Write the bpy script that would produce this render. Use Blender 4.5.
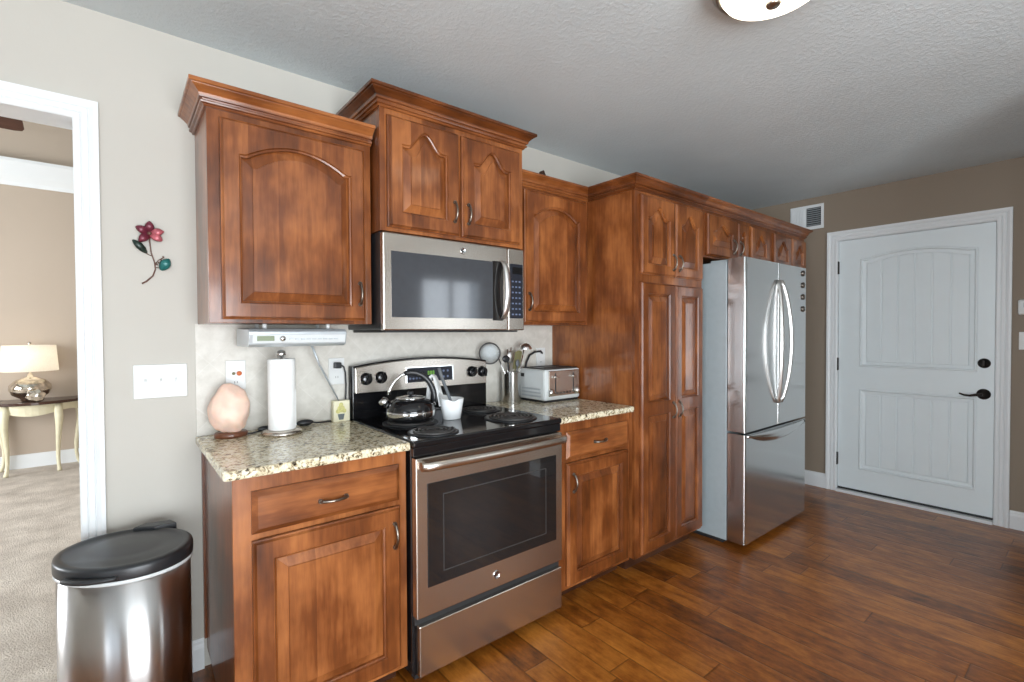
import bpy, bmesh, math, random
from mathutils import Vector, Matrix
PI = math.pi
random.seed(7)
for o in list(bpy.data.objects):
    bpy.data.objects.remove(o)
S = bpy.context.scene
COL = S.collection

# ------------------------------------------------------------------ camera
cam_d = bpy.data.cameras.new('camera')
cam = bpy.data.objects.new('camera', cam_d)
COL.objects.link(cam)
S.camera = cam
yaw, pit, rol = 0.682624, -0.0179617, -0.00467
fw = Vector((math.sin(yaw)*math.cos(pit), math.cos(yaw)*math.cos(pit), math.sin(pit)))
rt = Vector((math.cos(yaw), -math.sin(yaw), 0))
up = rt.cross(fw)
r2 = rt*math.cos(rol) + up*math.sin(rol)
u2 = up*math.cos(rol) - rt*math.sin(rol)
M = Matrix((r2, u2, -fw)).transposed().to_4x4()
M.translation = Vector((-0.83195, -2.25767, 1.3235))
cam.matrix_world = M
cam_d.sensor_width = 36
cam_d.lens = 486.05/1024*36
cam_d.clip_start = 0.05

# ------------------------------------------------------------------ world, lights, exposure
S.view_settings.view_transform = 'Standard'
S.view_settings.look = 'None'
S.view_settings.gamma = 1
S.view_settings.use_curve_mapping = False
S.view_settings.exposure = 0.15
W = bpy.data.worlds.new('World')
S.world = W
W.use_nodes = True
bg = W.node_tree.nodes['Background']
bg.inputs['Color'].default_value = (0.75, 0.87, 1.0, 1)
bg.inputs['Strength'].default_value = 1.6

def area(name, loc, rot, sx, sy, power, color, spread=PI):
    d = bpy.data.lights.new(name, 'AREA')
    d.shape = 'RECTANGLE'; d.size = sx; d.size_y = sy
    d.energy = power; d.color = color; d.spread = spread
    o = bpy.data.objects.new(name, d)
    o.location = loc; o.rotation_euler = rot
    COL.objects.link(o)
    return o
# daylight lamps outside unseen window openings; the kitchen's openings are invented
area('added_daylight_patio', (-1.0, -5.25, 0.95), (PI/2+0.30, 0, 0), 2.7, 2.0, 265, (0.90, 0.955, 1.0))  # tilted up as an added bounce, to brighten the ceiling
area('added_daylight_front', (2.98, -4.95, 1.5), (PI/2, 0, 0), 1.05, 1.3, 13, (0.90, 0.955, 1.0))  # added to brighten the steel fronts and their reflections
area('added_daylight_side', (-3.60, -3.25, 1.15), (PI/2+0.15, 0, -PI/2), 2.1, 2.1, 52, (0.90, 0.955, 1.0), 1.65)  # added side daylight, narrowed to reach the entry door
area('daylight_living', (-4.85, 2.4, 1.5), (PI/2, 0, -PI/2), 2.4, 1.8, 250, (0.92, 0.96, 1.0))

# ------------------------------------------------------------------ materials
def mat(name):
    m = bpy.data.materials.new(name); m.use_nodes = True
    nt = m.node_tree
    return m, nt, nt.nodes['Principled BSDF']

class NT:
    def __init__(s, nt): s.nt = nt
    def n(s, typ, **kw):
        x = s.nt.nodes.new(typ)
        for k, v in kw.items(): setattr(x, k, v)
        return x
    def l(s, a, b): s.nt.links.new(a, b)
    def math(s, op, a, b=None):
        x = s.n('ShaderNodeMath', operation=op)
        for i, v in enumerate((a, b)):
            if v is None: continue
            if isinstance(v, (int, float)): x.inputs[i].default_value = v
            else: s.l(v, x.inputs[i])
        return x.outputs[0]
    def ramp(s, fac, stops):
        r = s.n('ShaderNodeValToRGB')
        e = r.color_ramp.elements
        while len(e) < len(stops): e.new(0.5)
        for el, (p, c) in zip(e, stops):
            el.position = p
            el.color = (c[0], c[1], c[2], 1)
        s.l(fac, r.inputs[0])
        return r.outputs[0]
    def noise(s, vec, scale, detail=4, rough=0.5):
        x = s.n('ShaderNodeTexNoise')
        x.inputs['Scale'].default_value = scale
        x.inputs['Detail'].default_value = detail
        x.inputs['Roughness'].default_value = rough
        s.l(vec, x.inputs['Vector'])
        return x.outputs['Fac']
    def mapping(s, vec, scale=(1, 1, 1), rot=(0, 0, 0)):
        x = s.n('ShaderNodeMapping')
        x.inputs['Scale'].default_value = scale
        x.inputs['Rotation'].default_value = rot
        s.l(vec, x.inputs['Vector'])
        return x.outputs[0]
    def bump(s, h, bsdf, strength, dist=0.01):
        x = s.n('ShaderNodeBump')
        x.inputs['Strength'].default_value = strength
        x.inputs['Distance'].default_value = dist
        s.l(h, x.inputs['Height'])
        s.l(x.outputs[0], bsdf.inputs['Normal'])
    def coord(s, kind='Object'):
        return s.n('ShaderNodeTexCoord').outputs[kind]

def srgb(r, g, b):
    f = lambda c: ((c/255+0.055)/1.055)**2.4 if c > 10 else c/255/12.92
    return (f(r), f(g), f(b))

def plain(name, col, rough=0.5, metal=0.0, noise_amt=0.06, noise_scale=30, coat=0, bump=0, emit=None, estr=0):
    m, nt, b = mat(name); q = NT(nt)
    v = q.coord()
    f = q.noise(v, noise_scale, 3)
    lo = tuple(c*(1-noise_amt) for c in col); hi = tuple(min(1, c*(1+noise_amt)) for c in col)
    q.l(q.ramp(f, [(0.3, lo), (0.7, hi)]), b.inputs['Base Color'])
    b.inputs['Roughness'].default_value = rough
    b.inputs['Metallic'].default_value = metal
    b.inputs['Coat Weight'].default_value = coat
    b.inputs['Coat Roughness'].default_value = 0.1
    if bump: q.bump(f, b, bump, 0.003)
    if emit:
        b.inputs['Emission Color'].default_value = (*emit, 1)
        b.inputs['Emission Strength'].default_value = estr
    return m

def wood(name, axis, dark, mid, light, rough=0.33, stave=0.085):
    m, nt, b = mat(name); q = NT(nt)
    oi = q.n('ShaderNodeObjectInfo')
    v = q.coord()
    off = q.n('ShaderNodeCombineXYZ')
    r = oi.outputs['Random']
    q.l(q.math('MULTIPLY', r, 37.0), off.inputs[0]); q.l(q.math('MULTIPLY', r, 19.0), off.inputs[1]); q.l(q.math('MULTIPLY', r, 53.0), off.inputs[2])
    add = q.n('ShaderNodeVectorMath', operation='ADD')
    q.l(v, add.inputs[0]); q.l(off.outputs[0], add.inputs[1])
    vv = add.outputs[0]
    sc = {'z': (1, 1, 0.1), 'x': (0.1, 1, 1), 'y': (1, 0.1, 1)}[axis]
    g1 = q.noise(q.mapping(vv, tuple(c*60 for c in sc)), 1.0, 5, 0.6)
    sc2 = {'z': (1, 1, 0.6), 'x': (0.6, 1, 1), 'y': (1, .6, 1)}[axis]
    g2 = q.noise(q.mapping(vv, tuple(c*7 for c in sc2)), 1.0, 3, 0.55)
    sep = q.n('ShaderNodeSeparateXYZ'); q.l(vv, sep.inputs[0])
    cross = sep.outputs[0] if axis == 'z' else sep.outputs[2]
    if axis == 'y': cross = sep.outputs[0]
    cell = q.math('FLOOR', q.math('DIVIDE', cross, stave))
    wn = q.n('ShaderNodeTexWhiteNoise', noise_dimensions='1D'); q.l(cell, wn.inputs['W'])
    t = q.math('ADD', q.math('MULTIPLY', g1, 0.27), q.math('MULTIPLY', g2, 0.60))
    t = q.math('ADD', t, q.math('MULTIPLY', wn.outputs['Value'], 0.15))
    t = q.math('ADD', t, q.math('MULTIPLY', r, 0.08))
    q.l(q.ramp(t, [(0.29, dark), (0.53, mid), (0.74, light)]), b.inputs['Base Color'])
    b.inputs['Roughness'].default_value = rough
    b.inputs['Specular IOR Level'].default_value = 0.3
    b.inputs['Coat Weight'].default_value = 0.5
    b.inputs['Coat Roughness'].default_value = 0.12
    q.bump(g1, b, 0.05, 0.002)
    return m

CAB_D, CAB_M, CAB_L = srgb(44, 19, 7), srgb(113, 61, 27), srgb(166, 102, 55)
M_WV = wood('stained_maple_upright', 'z', CAB_D, CAB_M, CAB_L)
M_WH = wood('stained_maple_level', 'x', CAB_D, CAB_M, CAB_L)
M_WY = wood('stained_maple_return', 'y', CAB_D, CAB_M, CAB_L)
M_DARKWOOD_SHADE = wood('walnut_and_toe_shade', 'x', srgb(38, 20, 12), srgb(62, 36, 24), srgb(84, 52, 36))  # table top and ornament wood; on toe kicks its darkness stands for shadow

def wall_paint(name, col):
    m, nt, b = mat(name); q = NT(nt)
    v = q.coord()
    f = q.noise(v, 140, 3)
    g = q.noise(v, 1.5, 2)
    lo = tuple(c*0.98 for c in col); hi = tuple(c*1.02 for c in col)
    q.l(q.ramp(g, [(0.3, lo), (0.7, hi)]), b.inputs['Base Color'])
    b.inputs['Roughness'].default_value = 0.7
    q.bump(f, b, 0.08, 0.002)
    return m
M_WALL = wall_paint('greige_wall_paint', srgb(189, 185, 176))
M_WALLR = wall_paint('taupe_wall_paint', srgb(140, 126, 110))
M_WALL2 = wall_paint('tan_wall_paint', srgb(180, 165, 149))

m, nt, b = mat('knockdown_ceiling'); q = NT(nt)
v = q.coord()
n1 = q.noise(v, 62, 5, 0.6)
q.l(q.ramp(q.noise(v, 3, 3), [(0.3, srgb(203, 212, 214)), (0.7, srgb(209, 218, 220))]), b.inputs['Base Color'])
b.inputs['Roughness'].default_value = 0.9
q.bump(q.ramp(n1, [(0.42, (0, 0, 0)), (0.62, (1, 1, 1))]), b, 0.28, 0.004)
M_CEIL = m

def floor_material():
    m, nt, b = mat('hand_scraped_plank_floor'); q = NT(nt)
    v = q.coord()
    sep = q.n('ShaderNodeSeparateXYZ'); q.l(v, sep.inputs[0])
    Wd, L = 0.127, 1.05
    xs = q.math('DIVIDE', sep.outputs[0], Wd)
    xi = q.math('FLOOR', xs)
    w1 = q.n('ShaderNodeTexWhiteNoise', noise_dimensions='1D'); q.l(xi, w1.inputs['W'])
    ys = q.math('ADD', q.math('DIVIDE', sep.outputs[1], L), q.math('MULTIPLY', w1.outputs['Value'], 7.3))
    yi = q.math('FLOOR', ys)
    cv = q.n('ShaderNodeCombineXYZ'); q.l(xi, cv.inputs[0]); q.l(yi, cv.inputs[1])
    w2 = q.n('ShaderNodeTexWhiteNoise', noise_dimensions='2D'); q.l(cv.outputs[0], w2.inputs['Vector'])
    off = q.n('ShaderNodeVectorMath', operation='ADD')
    sc = q.n('ShaderNodeVectorMath', operation='SCALE'); q.l(w2.outputs['Color'], sc.inputs[0]); sc.inputs['Scale'].default_value = 30
    q.l(v, off.inputs[0]); q.l(sc.outputs[0], off.inputs[1])
    g1 = q.noise(q.mapping(off.outputs[0], (50, 5, 50)), 1.0, 5, 0.6)
    g2 = q.noise(q.mapping(off.outputs[0], (17, 8, 17)), 1.0, 6, 0.72)
    t = q.math('ADD', q.math('MULTIPLY', g1, 0.32), q.math('MULTIPLY', g2, 0.62))
    t = q.math('ADD', t, q.math('MULTIPLY', w2.outputs['Value'], 0.17))
    col = q.ramp(t, [(0.34, srgb(58, 27, 6)), (0.54, srgb(140, 78, 22)), (0.75, srgb(192, 122, 48))])
    fx = q.math('SUBTRACT', xs, xi); fy = q.math('SUBTRACT', ys, yi)
    ex = q.math('MINIMUM', fx, q.math('SUBTRACT', 1.0, fx))
    ey = q.math('MULTIPLY', q.math('MINIMUM', fy, q.math('SUBTRACT', 1.0, fy)), L/Wd)
    e = q.math('MINIMUM', ex, ey)
    gap = q.ramp(e, [(0.0, (0.35, 0.35, 0.35)), (0.03, (1, 1, 1))])
    mx = q.n('ShaderNodeMix', data_type='RGBA', blend_type='MULTIPLY')
    mx.inputs[0].default_value = 1.0
    q.l(col, mx.inputs[6]); q.l(gap, mx.inputs[7])
    q.l(mx.outputs[2], b.inputs['Base Color'])
    b.inputs['Roughness'].default_value = 0.34
    b.inputs['Coat Weight'].default_value = 0.2
    b.inputs['Coat Roughness'].default_value = 0.25
    h = q.math('ADD', q.math('MULTIPLY', q.ramp(e, [(0, (0, 0, 0)), (0.06, (1, 1, 1))]), 1.0), q.math('MULTIPLY', g2, 0.5))
    q.bump(h, b, 0.35, 0.003)
    return m
M_FLOOR = floor_material()

m, nt, b = mat('beige_carpet'); q = NT(nt)
v = q.coord()
n1 = q.noise(v, 160, 3); n2 = q.noise(v, 5, 4, 0.6)
t = q.math('ADD', q.math('MULTIPLY', n1, 0.45), q.math('MULTIPLY', n2, 0.55))
q.l(q.ramp(t, [(0.35, srgb(172, 160, 148)), (0.65, srgb(222, 212, 200))]), b.inputs['Base Color'])
b.inputs['Roughness'].default_value = 1.0
q.bump(n1, b, 0.8, 0.01)
M_CARPET = m

m, nt, b = mat('speckled_granite'); q = NT(nt)
v = q.coord()
n1 = q.noise(v, 130, 4, 0.65)
n2 = q.noise(v, 45, 4, 0.6)
vo = q.n('ShaderNodeTexVoronoi'); vo.inputs['Scale'].default_value = 110
q.l(v, vo.inputs['Vector'])
sepc = q.n('ShaderNodeSeparateColor'); q.l(vo.outputs['Color'], sepc.inputs[0])
t = q.math('ADD', q.math('MULTIPLY', n1, 0.5), q.math('MULTIPLY', n2, 0.35))
t = q.math('ADD', t, q.math('MULTIPLY', sepc.outputs[0], 0.22))
q.l(q.ramp(t, [(0.36, srgb(34, 30, 26)), (0.42, srgb(104, 90, 68)), (0.465, srgb(176, 160, 128)), (0.54, srgb(214, 203, 172)), (0.66, srgb(230, 224, 204))]), b.inputs['Base Color'])
b.inputs['Roughness'].default_value = 0.16
M_GRAN = m

m, nt, b = mat('diagonal_stone_tile'); q = NT(nt)
v = q.mapping(q.coord(), (1, 1, 1), (PI/2, 0, 0))
v2 = q.mapping(v, (1, 1, 1), (0, 0, PI/4))
br = q.n('ShaderNodeTexBrick'); br.offset = 0.0
br.inputs['Scale'].default_value = 1.0
br.inputs['Brick Width'].default_value = 0.155
br.inputs['Row Height'].default_value = 0.155
br.inputs['Mortar Size'].default_value = 0.0016
br.inputs['Color1'].default_value = (*srgb(212, 208, 199), 1)
br.inputs['Color2'].default_value = (*srgb(206, 202, 193), 1)
br.inputs['Mortar'].default_value = (*srgb(215, 212, 204), 1)
q.l(v2, br.inputs['Vector'])
nz = q.noise(v, 26, 5, 0.65)
mx = q.n('ShaderNodeMix', data_type='RGBA', blend_type='MULTIPLY'); mx.inputs[0].default_value = 0.8
q.l(br.outputs['Color'], mx.inputs[6]); q.l(q.ramp(nz, [(0.3, (0.82, 0.81, 0.79)), (0.65, (1, 1, 1))]), mx.inputs[7])
q.l(mx.outputs[2], b.inputs['Base Color'])
b.inputs['Roughness'].default_value = 0.45
q.bump(br.outputs['Fac'], b, -0.15, 0.002)
M_TILE = m

def steel(name, col, rough, axis='x', aniso=0.0):
    m, nt, b = mat(name); q = NT(nt)
    sc = {'x': (4, 300, 300), 'z': (300, 300, 4)}[axis]
    f = q.noise(q.mapping(q.coord(), sc), 1.0, 3)
    q.l(q.ramp(f, [(0.3, tuple(c*0.985 for c in col)), (0.7, tuple(min(1, c*1.015) for c in col))]), b.inputs['Base Color'])
    b.inputs['Metallic'].default_value = 1.0
    b.inputs['Roughness'].default_value = rough
    if aniso:
        tg = q.n('ShaderNodeTangent', direction_type='RADIAL', axis='Z')
        q.l(tg.outputs[0], b.inputs['Tangent'])
        b.inputs['Anisotropic'].default_value = aniso
        b.inputs['Anisotropic Rotation'].default_value = 0.25
    return m
M_STEEL = steel('brushed_stainless', (0.60, 0.55, 0.49), 0.27)
M_STEELV = steel('brushed_stainless_upright', (0.54, 0.53, 0.52), 0.28, 'z', 0.92)
M_FRIDGE = steel('smooth_stainless', (0.66, 0.67, 0.67), 0.17, 'z')
M_SATIN = steel('satin_bright_metal', (0.78, 0.77, 0.75), 0.32, 'z')
M_CROCK = steel('brushed_crock_steel', (0.52, 0.51, 0.49), 0.22, 'z', 0.9)
M_CHROME = plain('chrome', (0.72, 0.71, 0.70), 0.08, 1.0, 0.02)
M_PEWTER = plain('antique_pewter', (0.23, 0.20, 0.17), 0.3, 1.0, 0.1)
M_BLACK = plain('black_enamel', (0.008, 0.008, 0.009), 0.09, 0, 0.1, coat=0.1)
M_BLKPL = plain('black_plastic', (0.016, 0.017, 0.019), 0.35, 0, 0.1)
M_BLKMAT = plain('black_matte', (0.02, 0.02, 0.021), 0.5, 0, 0.1)
M_GLASSBLK = plain('dark_oven_glass', (0.012, 0.011, 0.011), 0.03, 0, 0.05, coat=0.3)
M_MWGLASS = plain('microwave_screen_glass', (0.05, 0.054, 0.062), 0.06, 0, 0.05, coat=1.0)
M_IRON = plain('dark_coil', (0.055, 0.052, 0.05), 0.45, 0.3, 0.15)
M_WHITE = plain('white_trim_paint', srgb(224, 227, 228), 0.35, 0, 0.01, 8)
M_DOORW = plain('white_door_paint', srgb(224, 232, 234), 0.4, 0, 0.01, 8)
M_PLASTW = plain('white_plastic', srgb(216, 217, 215), 0.3, 0, 0.01)
M_PALE = plain('pale_grey_plastic', srgb(206, 210, 210), 0.3, 0, 0.02)
M_SILVERP = plain('silver_plastic', srgb(188, 194, 198), 0.3, 0.4, 0.03)
M_FRSIDE = plain('blue_grey_fridge_side', srgb(164, 175, 179), 0.35, 0.1, 0.03)
M_PAPER = plain('white_paper', srgb(240, 240, 238), 0.9, 0, 0.02, 60, bump=0.2)
M_CERAM = plain('white_ceramic', srgb(236, 238, 238), 0.12, 0, 0.01)
M_SALT = plain('pink_salt_rock', srgb(236, 204, 186), 0.5, 0, 0.12, 22, bump=0.6)
M_SALT.node_tree.nodes['Principled BSDF'].inputs['Subsurface Weight'].default_value = 0.5
M_SALT.node_tree.nodes['Principled BSDF'].inputs['Subsurface Radius'].default_value = (0.05, 0.03, 0.02)
M_SALTW = wood('salt_lamp_base_wood', 'x', srgb(60, 30, 18), srgb(98, 56, 36), srgb(120, 74, 48))
M_GREYSP = plain('grey_silicone', srgb(96, 100, 104), 0.45, 0, 0.04)
M_OLIVE = plain('olive_silicone', srgb(116, 112, 76), 0.5, 0, 0.06)
M_MESH = plain('wire_mesh', srgb(128, 134, 136), 0.4, 0.6, 0.25, 300)
_q = NT(M_MESH.node_tree); _b = M_MESH.node_tree.nodes['Principled BSDF']
_t = _q.n('ShaderNodeBsdfTransparent'); _x = _q.n('ShaderNodeMixShader'); _x.inputs[0].default_value = 0.45
_q.l(_b.outputs[0], _x.inputs[1]); _q.l(_t.outputs[0], _x.inputs[2]); _q.l(_x.outputs[0], M_MESH.node_tree.nodes['Material Output'].inputs['Surface'])
M_NICKEL = plain('brushed_nickel', (0.42, 0.37, 0.31), 0.28, 1.0, 0.05)
M_BRONZE = plain('oil_rubbed_bronze', (0.035, 0.03, 0.028), 0.3, 0.8, 0.2)
M_BURG = plain('burgundy_enamel', srgb(108, 42, 58), 0.35, 0.2, 0.25, 90)
M_ROSE = plain('dusty_rose_enamel', srgb(176, 92, 100), 0.35, 0.2, 0.2, 90)
M_GREEN = plain('dark_green_enamel', srgb(36, 52, 44), 0.35, 0.2, 0.25, 90)
M_TEAL = plain('teal_enamel', srgb(34, 104, 100), 0.35, 0.2, 0.25, 90)
M_STEM = plain('brown_wire', srgb(104, 74, 62), 0.5, 0.2, 0.1)
M_CREAM = plain('antique_cream_paint', srgb(216, 208, 178), 0.5, 0, 0.06, 20)
M_MERC = plain('mercury_glass', (0.62, 0.57, 0.50), 0.14, 1.0, 0.35, 26, bump=0.15)
M_FANB = wood('fan_blade_wood', 'x', srgb(50, 28, 20), srgb(74, 44, 32), srgb(92, 58, 44))
M_GRILL = plain('grey_vent_slats', srgb(150, 156, 158), 0.5, 0.1, 0.03)
M_VOID = plain('dark_recess', (0.02, 0.022, 0.024), 0.8, 0, 0.1)
M_LCD = plain('green_lcd', srgb(108, 118, 92), 0.3, 0, 0.05, emit=srgb(100, 120, 80), estr=0.25)
M_LED = plain('green_led', (0.1, 0.4, 0.05), 0.4, 0, 0.05, emit=(0.35, 0.6, 0.08), estr=0.5)
M_AMBER = plain('amber_indicator', srgb(206, 108, 60), 0.4, 0, 0.05)
M_KEY = plain('keypad_print', srgb(110, 122, 150), 0.5, 0, 0.05)
M_KEYPANEL = plain('navy_keypad', srgb(20, 24, 36), 0.4, 0, 0.05)
M_CARD = plain('cream_card', srgb(232, 226, 196), 0.6, 0, 0.04, 40)
M_YEL = plain('pale_yellow_print', srgb(206, 200, 130), 0.7, 0, 0.2, 120)
M_POT = plain('grey_pot_print', srgb(110, 118, 118), 0.7, 0, 0.1)
M_SLOT = plain('outlet_slots', srgb(120, 120, 118), 0.5, 0, 0.05)

def lamp_glass(name, col, strength):
    m, nt, b = mat(name); q = NT(nt)
    lw = q.noise(q.coord(), 6, 3)
    q.l(q.ramp(lw, [(0.3, tuple(c*0.96 for c in col)), (0.7, col)]), b.inputs['Emission Color'])
    b.inputs['Base Color'].default_value = (0.85, 0.8, 0.7, 1)
    b.inputs['Emission Strength'].default_value = strength
    b.inputs['Roughness'].default_value = 0.3
    return m
M_BOWL = lamp_glass('frosted_lamp_glass', (1.0, 0.88, 0.70), 3.2)
m, nt, b = mat('linen_shade'); q = NT(nt)
v = q.mapping(q.coord(), (200, 200, 60))
q.l(q.ramp(q.noise(v, 1, 3), [(0.3, srgb(222, 216, 204)), (0.7, srgb(238, 234, 224))]), b.inputs['Base Color'])
b.inputs['Roughness'].default_value = 0.9
tr = q.n('ShaderNodeBsdfTranslucent'); tr.inputs[0].default_value = (0.9, 0.85, 0.75, 1)
ms = q.n('ShaderNodeMixShader'); ms.inputs[0].default_value = 0.4
q.l(b.outputs[0], ms.inputs[1]); q.l(tr.outputs[0], ms.inputs[2])
q.l(ms.outputs[0], nt.nodes['Material Output'].inputs['Surface'])
M_SHADE = m

# ------------------------------------------------------------------ mesh helpers
class MB:
    def __init__(s): s.v = []; s.f = []; s.sm = []
    def add(s, vs, fs, smooth=False):
        o = len(s.v); s.v += [tuple(p) for p in vs]
        for f in fs: s.f.append([i+o for i in f]); s.sm.append(smooth)
        return s
    def box(s, x0, x1, y0, y1, z0, z1):
        vs = [(x0, y0, z0), (x1, y0, z0), (x1, y1, z0), (x0, y1, z0), (x0, y0, z1), (x1, y0, z1), (x1, y1, z1), (x0, y1, z1)]
        return s.add(vs, [(0, 3, 2, 1), (4, 5, 6, 7), (0, 1, 5, 4), (1, 2, 6, 5), (2, 3, 7, 6), (3, 0, 4, 7)])
    def loops(s, L, closed=True, cap0=True, cap1=True, smooth=False):
        n = len(L[0]); vs = [p for l in L for p in l]; fs = []
        for k in range(len(L)-1):
            for i in range(n if closed else n-1):
                j = (i+1) % n
                fs.append((k*n+i, k*n+j, (k+1)*n+j, (k+1)*n+i))
        s.add(vs, fs, smooth)
        o = len(s.v)-len(vs)
        if cap0: s.f.append([o+i for i in range(n)][::-1]); s.sm.append(False)
        if cap1: s.f.append([o+(len(L)-1)*n+i for i in range(n)]); s.sm.append(False)
        return s
    def lathe(s, prof, c, n=32, axis='z', sx=1, sy=1, rot=0, smooth=True):
        L = []
        for r, h in prof:
            l = []
            for i in range(n):
                a = 2*PI*i/n
                x, y = r*math.cos(a)*sx, r*math.sin(a)*sy
                if rot: x, y = x*math.cos(rot)-y*math.sin(rot), x*math.sin(rot)+y*math.cos(rot)
                if axis == 'z': p = (c[0]+x, c[1]+y, c[2]+h)
                elif axis == 'y': p = (c[0]+x, c[1]+h, c[2]+y)
                else: p = (c[0]+h, c[1]+x, c[2]+y)
                l.append(p)
            L.append(l)
        return s.loops(L, True, True, True, smooth)
    def tube(s, pts, r, n=8, closed=False):
        pts = [Vector(p) for p in pts]
        rs = r if isinstance(r, (list, tuple)) else [r]*len(pts)
        L = []; ref = None
        for i, p in enumerate(pts):
            if closed: t = pts[(i+1) % len(pts)]-pts[i-1]
            else: t = pts[min(i+1, len(pts)-1)]-pts[max(i-1, 0)]
            t.normalize()
            if ref is None:
                ref = Vector((0, 0, 1)) if abs(t.z) < 0.9 else Vector((1, 0, 0))
                a = t.cross(ref).normalized()
            else:
                a = (a-t*a.dot(t)).normalized()
            b_ = t.cross(a)
            L.append([p+(a*math.cos(2*PI*k/n)+b_*math.sin(2*PI*k/n))*rs[i] for k in range(n)])
        if closed: L.append(L[0])
        return s.loops(L, True, not closed, not closed, True)
    def prism(s, poly, fn, d0, d1):
        return s.loops([[fn(u, v, d0) for u, v in poly], [fn(u, v, d1) for u, v in poly]])
    def ell(s, c, rx, ry, rz, nu=20, nv=12, fn=None):
        L = []
        for j in range(nv+1):
            ph = -PI/2+PI*(0.02+0.96*j/nv)
            l = []
            for i in range(nu):
                a = 2*PI*i/nu
                d = (math.cos(ph)*math.cos(a), math.cos(ph)*math.sin(a), math.sin(ph))
                k = fn(d) if fn else 1
                l.append((c[0]+rx*d[0]*k, c[1]+ry*d[1]*k, c[2]+rz*d[2]*k))
            L.append(l)
        return s.loops(L, True, True, True, True)
    def sweep(s, path, prof, fn, m0=None, m1=None):
        """prof: (outward, t); path: 2-D points, outward = right-hand side of travel; fn(u, v, t) -> xyz"""
        P = [Vector((p[0], p[1])) for p in path]
        nrm = []
        for i in range(len(P)-1):
            d = (P[i+1]-P[i]).normalized(); nrm.append(Vector((d.y, -d.x)))
        L = []
        for i, p in enumerate(P):
            if i == 0: m_ = Vector(m0) if m0 else nrm[0]
            elif i == len(P)-1: m_ = Vector(m1) if m1 else nrm[-1]
            else:
                m_ = nrm[i-1]+nrm[i]; m_ = m_/m_.dot(nrm[i])
            L.append([fn(p.x+m_.x*o, p.y+m_.y*o, t) for o, t in prof])
        return s.loops(L, True, True, True)
    def build(s, name, material, parent=None, bevel=0, origin=None, subsurf=0):
        org = Vector((0, 0, 0))
        if parent is not None: org = Vector(parent['_o'])
        elif origin is not None: org = Vector(origin)
        me = bpy.data.meshes.new(name)
        me.from_pydata([(p[0]-org.x, p[1]-org.y, p[2]-org.z) for p in s.v], [], s.f)
        for p, f in zip(me.polygons, s.sm): p.use_smooth = f
        bm = bmesh.new(); bm.from_mesh(me)
        bmesh.ops.recalc_face_normals(bm, faces=bm.faces)
        bm.to_mesh(me); bm.free()
        me.materials.append(material)
        o = bpy.data.objects.new(name, me); COL.objects.link(o)
        o['_o'] = list(org)
        if parent is not None: o.parent = parent
        else: o.location = org
        if bevel:
            bv = o.modifiers.new('bevel', 'BEVEL'); bv.width = bevel; bv.segments = 2; bv.limit_method = 'ANGLE'; bv.angle_limit = 0.6
        if subsurf:
            sm_ = o.modifiers.new('sub', 'SUBSURF'); sm_.levels = subsurf; sm_.render_levels = subsurf
        return o

def tag(o, label, cat, group=None):
    o['label'] = label; o['category'] = cat
    if group: o['group'] = group
    return o
def thing(name, loc, label, cat, group=None):
    o = bpy.data.objects.new(name, None); COL.objects.link(o)
    o.location = loc; o['_o'] = list(loc); o.empty_display_size = 0.05
    return tag(o, label, cat, group)
def struct(o): o['kind'] = 'structure'; return o

XY = lambda u, v, t: (u, v, t)
def XZ(y0): return lambda u, v, t: (u, y0-t, v)          # faces -y
def YZ(x0): return lambda u, v, t: (x0-t, u, v)          # faces -x

def bell(A, flat=0.78):
    return lambda s_: A*0.5*(1+math.cos(PI*min(abs(s_)/flat, 1)))
def eyebrow(A):
    def f(s_):
        s_ = abs(s_)
        return A*max(0.0, (1-(s_/0.9)**2)) if s_ < 0.9 else 0.0
    return f
FLAT = lambda s_: 0.0

def outline(u0, u1, v0, v1, arch=FLAT, nt=36, ns=2, nb=36):
    P = []
    for i in range(nb): P.append((u0+(u1-u0)*i/nb, v0))
    for i in range(ns): P.append((u1, v0+(v1-v0)*i/ns))
    for i in range(nt):
        s_ = 1-2*i/nt
        P.append(((u0+u1)/2+(u1-u0)/2*s_, v1+arch(s_)))
    for i in range(ns): P.append((u0, v1-(v1-v0)*i/ns))
    return P
def ring(P, fn, t): return [fn(u, v, t) for u, v in P]

def pull(mbname, parent, c, length, vertical, fn, t0, material=M_PEWTER):
    """arched bar pull with two round feet; c = (u, v) centre"""
    mb = MB(); pts = []; rs = []
    for i in range(13):
        s_ = -1+2*i/12
        d = s_*length/2
        out = t0+0.008+0.018*(1-s_*s_)
        if i in (0, 12): out = t0+0.006
        u, v = (c[0], c[1]+d) if vertical else (c[0]+d, c[1])
        pts.append(fn(u, v, out)); rs.append(0.0062-0.0018*(1-s_*s_) if True else 0)
    mb.tube(pts, rs, 8)
    for e in (-1, 1):
        d = e*length/2
        u, v = (c[0], c[1]+d) if vertical else (c[0]+d, c[1])
        a, b_ = fn(u, v, t0-0.001), fn(u, v, t0+0.009)
        mb.tube([a, b_], [0.0085, 0.007], 10)
    return mb.build(mbname, material, parent)

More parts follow.
